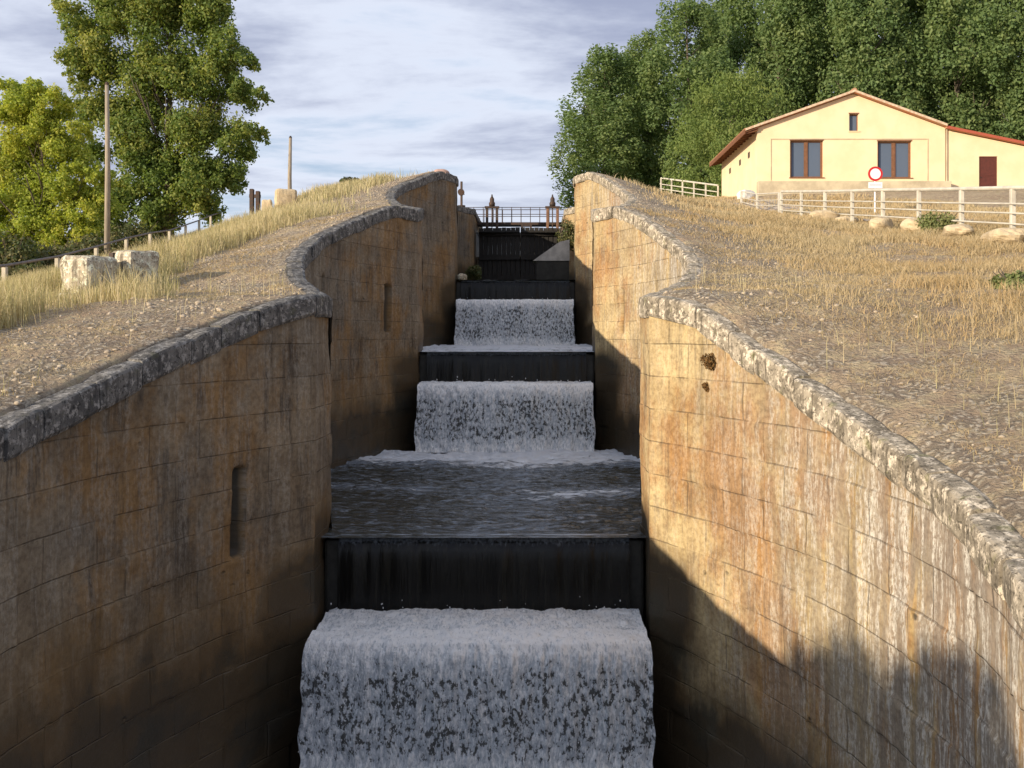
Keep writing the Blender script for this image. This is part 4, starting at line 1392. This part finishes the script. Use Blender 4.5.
def front_wall(mb, x0, x1, topf, y, th, holes, extra=()):
    xs = sorted(set([x0, x1] + [h[0] for h in holes] + [h[1] for h in holes] + list(extra)))
    for a, b_ in zip(xs[:-1], xs[1:]):
        hs = sorted([(h[2], h[3]) for h in holes if h[0] <= a + 1e-6 and h[1] >= b_ - 1e-6])
        z = ZB
        for (h0, h1) in hs:
            mb.prism([(a, y, z), (b_, y, z), (b_, y, h0), (a, y, h0)], (0, th, 0)); z = h1
        mb.prism([(a, y, z), (b_, y, z), (b_, y, topf(b_)), (a, y, topf(a))], (0, th, 0))


W1 = (14.85, 16.78, 9.08, 11.22); W2 = (19.92, 21.9, 9.06, 11.18); W3 = (18.28, 18.82, 11.77, 12.76)
mb = MB()
front_wall(mb, HX0, HX1, roofz, HY, .28, [W1, W2, W3], [AX])
mb.prism([(HX0, HY + .28, ZB), (HX0, HY + 11, ZB), (HX0, HY + 11, ZE), (HX0, HY + .28, ZE)], (.28, 0, 0))
mb.prism([(HX1 - .28, HY + .28, ZB), (HX1 - .28, HY + 11, ZB), (HX1 - .28, HY + 11, ZE), (HX1 - .28, HY + .28, ZE)], (.28, 0, 0))
mb.prism([(HX0 + .28, HY + 10.7, ZB), (HX1 - .28, HY + 10.7, ZB), (HX1 - .28, HY + 10.7, roofz(HX1 - .28)), (AX, HY + 10.7, AZ), (HX0 + .28, HY + 10.7, roofz(HX0 + .28))], (0, .28, 0))
mb.build('wall', M['yellowwall'], house)
D1 = (25.85, 26.92, 8.1, 10.32)
mb = MB()
ltop = lambda x: 11.86 - (x - HX1) * .205
_zb = ZB
front_wall(mb, HX1, HX2, ltop, HY + .08, .25, [D1])
mb.prism([(HX2 - .25, HY + .33, ZB), (HX2 - .25, HY + 9, ZB), (HX2 - .25, HY + 9, ltop(HX2)), (HX2 - .25, HY + .33, ltop(HX2))], (.25, 0, 0))
mb.build('lean_to_wall', M['yellowwall'], house)


def tile_slope(mb, x0, z0, x1, z1, y0, y1, th=.10):
    """tiled slope from ridge (x0,z0) to eave (x1,z1), barrel ridges running down the slope"""
    ln = math.hypot(x1 - x0, z1 - z0); ux, uz = (x1 - x0) / ln, (z1 - z0) / ln
    nx_, nz_ = (-uz, ux) if ux > 0 else (uz, -ux)
    ny_ = int((y1 - y0) / .06)
    rows = int(ln / .4)
    vs, fs = [], []
    for i in range(rows * 2 + 1):
        r_ = i // 2
        s_ = ln * min(rows, (i + 1) // 2) / rows
        stp = .03 if i % 2 == 1 else 0.0
        for j in range(ny_ + 1):
            yy = y0 + (y1 - y0) * j / ny_
            hgt = th + .045 * abs(math.sin(math.pi * (yy - y0) / .24)) + stp
            vs.append((x0 + ux * s_ + nx_ * hgt, yy, z0 + uz * s_ + nz_ * hgt))
    n1 = ny_ + 1
    for i in range(rows * 2):
        for j in range(ny_):
            fs.append((i * n1 + j, i * n1 + j + 1, (i + 1) * n1 + j + 1, (i + 1) * n1 + j))
    mb.add(vs, fs)
    mb.prism([(x0, y0, z0), (x1, y0, z1), (x1 + nx_ * th * 1.2, y0, z1 + nz_ * th * 1.2), (x0 + nx_ * th * 1.2, y0, z0 + nz_ * th * 1.2)], (0, y1 - y0, 0))


sl = (AZ - ZE) / (AX - HX0); sr = (AZ - ZE) / (HX1 - AX)
mb = MB()
tile_slope(mb, AX, AZ + .03, HX0 - .75, ZE - .75 * sl + .03, HY - .30, HY + 11.3)
tile_slope(mb, AX, AZ + .03, HX1 + .0, ZE + .03, HY - .30, HY + 11.3)
roof = mb.build('roof', M['tiles'], house)
mb = MB(); mb.tube([(AX, HY - .33, AZ + .16), (AX, HY + 11.3, AZ + .16)], .13, 10); mb.build('ridge_tiles', M['tiles'], roof)
# pale mortar verge along the gable edge
mb = MB()
for (xa, za, xb, zb_) in ((AX, AZ + .05, HX0 - .75, ZE - .75 * sl + .05), (AX, AZ + .05, HX1, ZE + .05)):
    mb.prism([(xa, HY - .345, za), (xb, HY - .345, zb_), (xb, HY - .345, zb_ + .13), (xa, HY - .345, za + .13)], (0, .04, 0))
mb.build('verge', simple('pale_mortar', (0.68, 0.56, 0.40), (0.5, 0.33, 0.22), 8, .9, .3), roof)
mb = MB(); tile_slope(mb, HX1 - .02, 11.90, HX2 + .4, ltop(HX2 + .4) + .04, HY - .22, HY + 9.2, .09)
roof2 = mb.build('lean_to_roof', M['tiles'], house)
mb = MB(); zr = ltop(HX2 + .4) + .04
mb.prism([(HX1 + .01, HY - .27, 11.88), (HX2 + .4, HY - .27, zr - .02), (HX2 + .4, HY - .27, zr + .14), (HX1 + .01, HY - .27, 12.04)], (0, .045, 0))
mb.build('fascia', simple('red_fascia', (0.42, 0.10, 0.06), (0.36, 0.09, 0.05), 4, .8, .2), roof2)
# brown soffit boards and rafters under the left eave
mb = MB()
z0s, z1s = ZE - .01, ZE - .75 * sl - .01
mb.prism([(HX0 - .002, HY - .29, z0s), (HX0 - .74, HY - .29, z1s), (HX0 - .74, HY - .29, z1s - .04), (HX0 - .002, HY - .29, z0s - .04)], (0, 11.5, 0))
for i in range(14):
    yy = HY - .2 + i * .85
    mb.prism([(HX0 - .003, yy, z0s - .045), (HX0 - .70, yy, z1s - .03), (HX0 - .70, yy, z1s - .11), (HX0 - .003, yy, z0s - .19)], (0, .09, 0))
mb.box(HX0 - .80, HX0 - .755, HY - .3, HY + 11.3, z1s - .12, z1s + .12)
mb.build('eaves', M['soffit'], house)


def window(w_, two=True, reveal=.16):
    x0, x1, z0, z1 = w_
    y = HY + reveal
    mb = MB(); fw = .075 if two else .05
    mb.box(x0, x1, y, y + .06, z0, z0 + fw); mb.box(x0, x1, y, y + .06, z1 - fw, z1)
    mb.box(x0, x0 + fw, y, y + .06, z0 + fw, z1 - fw); mb.box(x1 - fw, x1, y, y + .06, z0 + fw, z1 - fw)
    if two:
        c_ = (x0 + x1) / 2
        mb.box(c_ - .065, c_ + .065, y - .012, y + .06, z0 + fw, z1 - fw)
        for xa in (x0 + fw + .002, c_ + .067):
            xb = (c_ - .067) if xa < c_ else x1 - fw - .002
            mb.box(xa, xa + .045, y + .004, y + .05, z0 + fw + .002, z1 - fw - .002); mb.box(xb - .045, xb, y + .004, y + .05, z0 + fw + .002, z1 - fw - .002)
    win = mb.build('window', M['window_wood'], house)
    mb = MB(); mb.box(x0 + .02, x1 - .02, y + .065, y + .08, z0 + .02, z1 - .02); mb.build('pane', M['glass'], win)
    mb = MB(); mb.box(x0 - .06, x1 + .06, HY - .06, y, z0 - .05, z0 - .002); mb.build('sill', M['window_wood'] if two else M['yellowwall'], win)
    mb = MB(); mb.box(x0 - .03, x1 + .03, HY - .02, HY + .1, z1 - .0, z1 + .07); mb.build('lintel', M['window_wood'], win)


window(W1); window(W2); window(W3, False)
# door
mb = MB(); x0, x1, z0, z1 = D1
mb.box(x0 + .003, x1 - .003, HY + .16, HY + .21, z0, z1 - .003)
mb.box(x0 + .12, x1 - .12, HY + .145, HY + .16, z0 + .15, z0 + .95); mb.box(x0 + .12, x1 - .12, HY + .145, HY + .16, z0 + 1.1, z1 - .18)
dr = mb.build('door', M['door_wood'], house)
mb = MB(); mb.tube([(x0 + .12, HY + .08, z0 + 1.0), (x0 + .12, HY + .15, z0 + 1.0)], .025, 8); mb.build('handle', M['metal_dark'], dr)
# panel mouldings, downpipe, plinth, vents
mb = MB()
mb.box(13.72, 22.85, HY - .035, HY - .001, 11.28, 11.33)
mb.box(13.72, 13.76, HY - .03, HY - .001, 8.9, 11.279); mb.box(22.81, 22.85, HY - .03, HY - .001, 8.9, 11.279)
mb.build('moulding', M['plinth'], house)
mb = MB(); mb.tube([(23.95, HY + .02, 8.0), (23.95, HY + .02, 11.9)], .04, 8); mb.build('downpipe', M['plinth'], house)
mb = MB(); mb.box(12.9, 24.0, HY - .5, HY - .002, 7.4, 8.80)
pl = bevel(mb.build('plinth', M['plinth'], house), .02)
for yy in (60.0, 62.6, 65.8):
    mb = MB(); mb.box(HX0 - .02, HX0 + .03, yy, yy + .45, 10.6, 10.95)
    mb.build('vent', M['metal_dark'], house)

# ------------------------------------------------------------------ top gate, footbridge and sluice gear
gy = 54.2
root = thing('lock_gate', (CX, gy, 2), 'dark closed timber lock gate below the footbridge at the top of the canal', 'lock gate')
for s_ in (-1, 1):
    mb = MB()
    for i in range(9):
        xa = CX + s_ * (.02 + i * .248)
        y_ = gy - .35 + abs(xa - CX) * .16
        mb.box(min(xa, xa + s_ * .235), max(xa, xa + s_ * .235), y_, y_ + .18, 1.6, 5.75 - .01 * (i % 3))
    leaf = mb.build('gate_leaf', M['gatewood'], root)
    mb = MB()
    for zz_ in (5.3, 4.0, 2.9):
        mb.prism([(CX + s_ * .02, gy - .50, zz_), (CX + s_ * 2.23, gy - .14, zz_), (CX + s_ * 2.23, gy - .14, zz_ + .28), (CX + s_ * .02, gy - .50, zz_ + .28)], (0, .12, 0))
    mb.build('crossbeam', M['gatewood'], leaf)
root = thing('footbridge', (CX, 55.6, 6.1), 'narrow iron footbridge with thin railings crossing above the top gate', 'footbridge')
mb = MB(); mb.box(CX - 3.4, CX + 3.4, 55.1, 56.2, 6.02, 6.16); mb.build('deck', M['metal_dark'], root)
for yy in (55.15, 56.15):
    mb = MB()
    for i in range(13):
        xx = CX - 3.1 + i * .52
        mb.tube([(xx, yy, 6.15), (xx, yy, 7.0)], .018, 6)
    for zz_ in (6.98, 6.6):
        mb.tube([(CX - 3.1, yy, zz_), (CX + 3.14, yy, zz_)], .018, 6)
    mb.build('railing', M['metal_dark'], root)
for i, (px, d, lab, wood) in enumerate([(492, 54.6, 'dark sluice gear frame at the left end of the top gate', 'metal_dark'),
                                        (552.5, 54.6, 'rusty sluice gear frame at the right end of the top gate, its legs in sunlight', 'rust')]):
    x = (px - 534) * d / 1000
    root = thing('sluice_gear', (x, d, 5.0), lab, 'sluice gear', 'sluice gear frames on the top gate')
    for s_ in (-1, 1):
        mb = MB(); mb.box(x + s_ * .27 - .07, x + s_ * .27 + .07, d - .08, d + .08, 4.85, 6.85); bevel(mb.build('leg', M[wood], root), .01)
    mb = MB(); mb.box(x - .40, x + .40, d - .11, d + .11, 6.852, 6.97); bevel(mb.build('crosshead', M['metal_dark'], root), .01)
    mb = MB(); mb.tube([(x, d, 6.97), (x, d, 7.15), (x, d, 7.22), (x, d, 7.38), (x, d, 7.50), (x, d, 7.62)], [.16, .17, .12, .12, .05, .03], 12); mb.build('gearbox', M['metal_dark'], root, True)
    mb = MB(); mb.tube([(x, d, 4.9), (x, d, 6.85)], .03, 8); mb.build('rack_rod', M['metal_dark'], root)
    mb = MB(); mb.box(x - .42, x + .42, d - .14, d + .14, 5.0, 5.10); mb.build('foot_beam', M[wood], root)
x, d = (461.5 - 534) * .0515, 51.5
root = thing('sluice_gear', (x, d, 6.4), 'isolated iron sluice winch standing left, behind the tall left wall', 'sluice gear', 'sluice winches by the top lock')
mb = MB(); mb.tube([(x, d, 6.4), (x, d, 7.85)], .06, 8); mb.tube([(x, d, 6.5), (x, d, 6.62)], .2, 10); mb.build('post', M['metal_dark'], root)
mb = MB(); mb.tube([(x - .02, d - .12, 7.3), (x - .02, d + .12, 7.3)], .17, 14); mb.build('wheel', M['metal_dark'], root)
mb = MB(); mb.tube([(x, d - .12, 7.3), (x + .16, d - .16, 7.15), (x + .16, d - .26, 7.15)], .02, 6); mb.build('crank', M['metal_dark'], root)
x, d = (526.5 - 534) * .0548, 54.8
root = thing('gate_winch', (x, d, 5.75), 'small iron winch at the middle of the top gate, under the footbridge', 'winch')
for s_ in (-1, 1):
    mb = MB(); mb.box(x + s_ * .24 - .05, x + s_ * .24 + .05, d - .05, d + .05, 5.7, 6.02); mb.build('leg', M['metal_dark'], root)
mb = MB(); mb.tube([(x - .28, d, 5.93), (x + .28, d, 5.93)], .05, 8); mb.build('shaft', M['metal_dark'], root)
# sloping stone slab beside the farthest fall
root = MB()
root.prism([(-.05, 45, 3.30), (1.0, 45, 3.30), (1.6, 45, 3.30), (1.6, 45, 4.25), (1.15, 45, 4.15)], (0, 1.6, 0))
o = root.build('stone_ramp', simple('pale_wet_stone', (0.62, 0.59, 0.54), (0.40, 0.38, 0.35), 3, .8, .5), None)
tag(o, 'pale sloping stone slab jutting from the right wall above the farthest cascade', 'stone slab')
mb = MB(); mb.box(.12, 1.58, 45.05, 46.5, 1.9, 3.298)
o2 = mb.build('base', M['weir'], None); o2.parent = o
stone('stone', ((462 - 534) * .0405, 40.4, 2.15), (.42, .4, .30), .3, M['stone_block'], 'pale stone at the left end of the farthest weir crest', 'stone', 51, .2, blocky=False)

# bushes by the top gate
for i, (px, d, z, rx, rz_, lab) in enumerate([(566, 50.5, 4.2, .7, 1.5, 'green and russet bush at the right of the top gate'), (474, 48.5, 2.6, .5, .7, 'dark bush at the foot of the left wall by the top gate')]):
    x = (px - 534) * d / 1000
    shrub((x, d, z), rx, rz_, 3500, .05, M['shrubleaf'], 90 + i, lab, 'bush', 'bush')
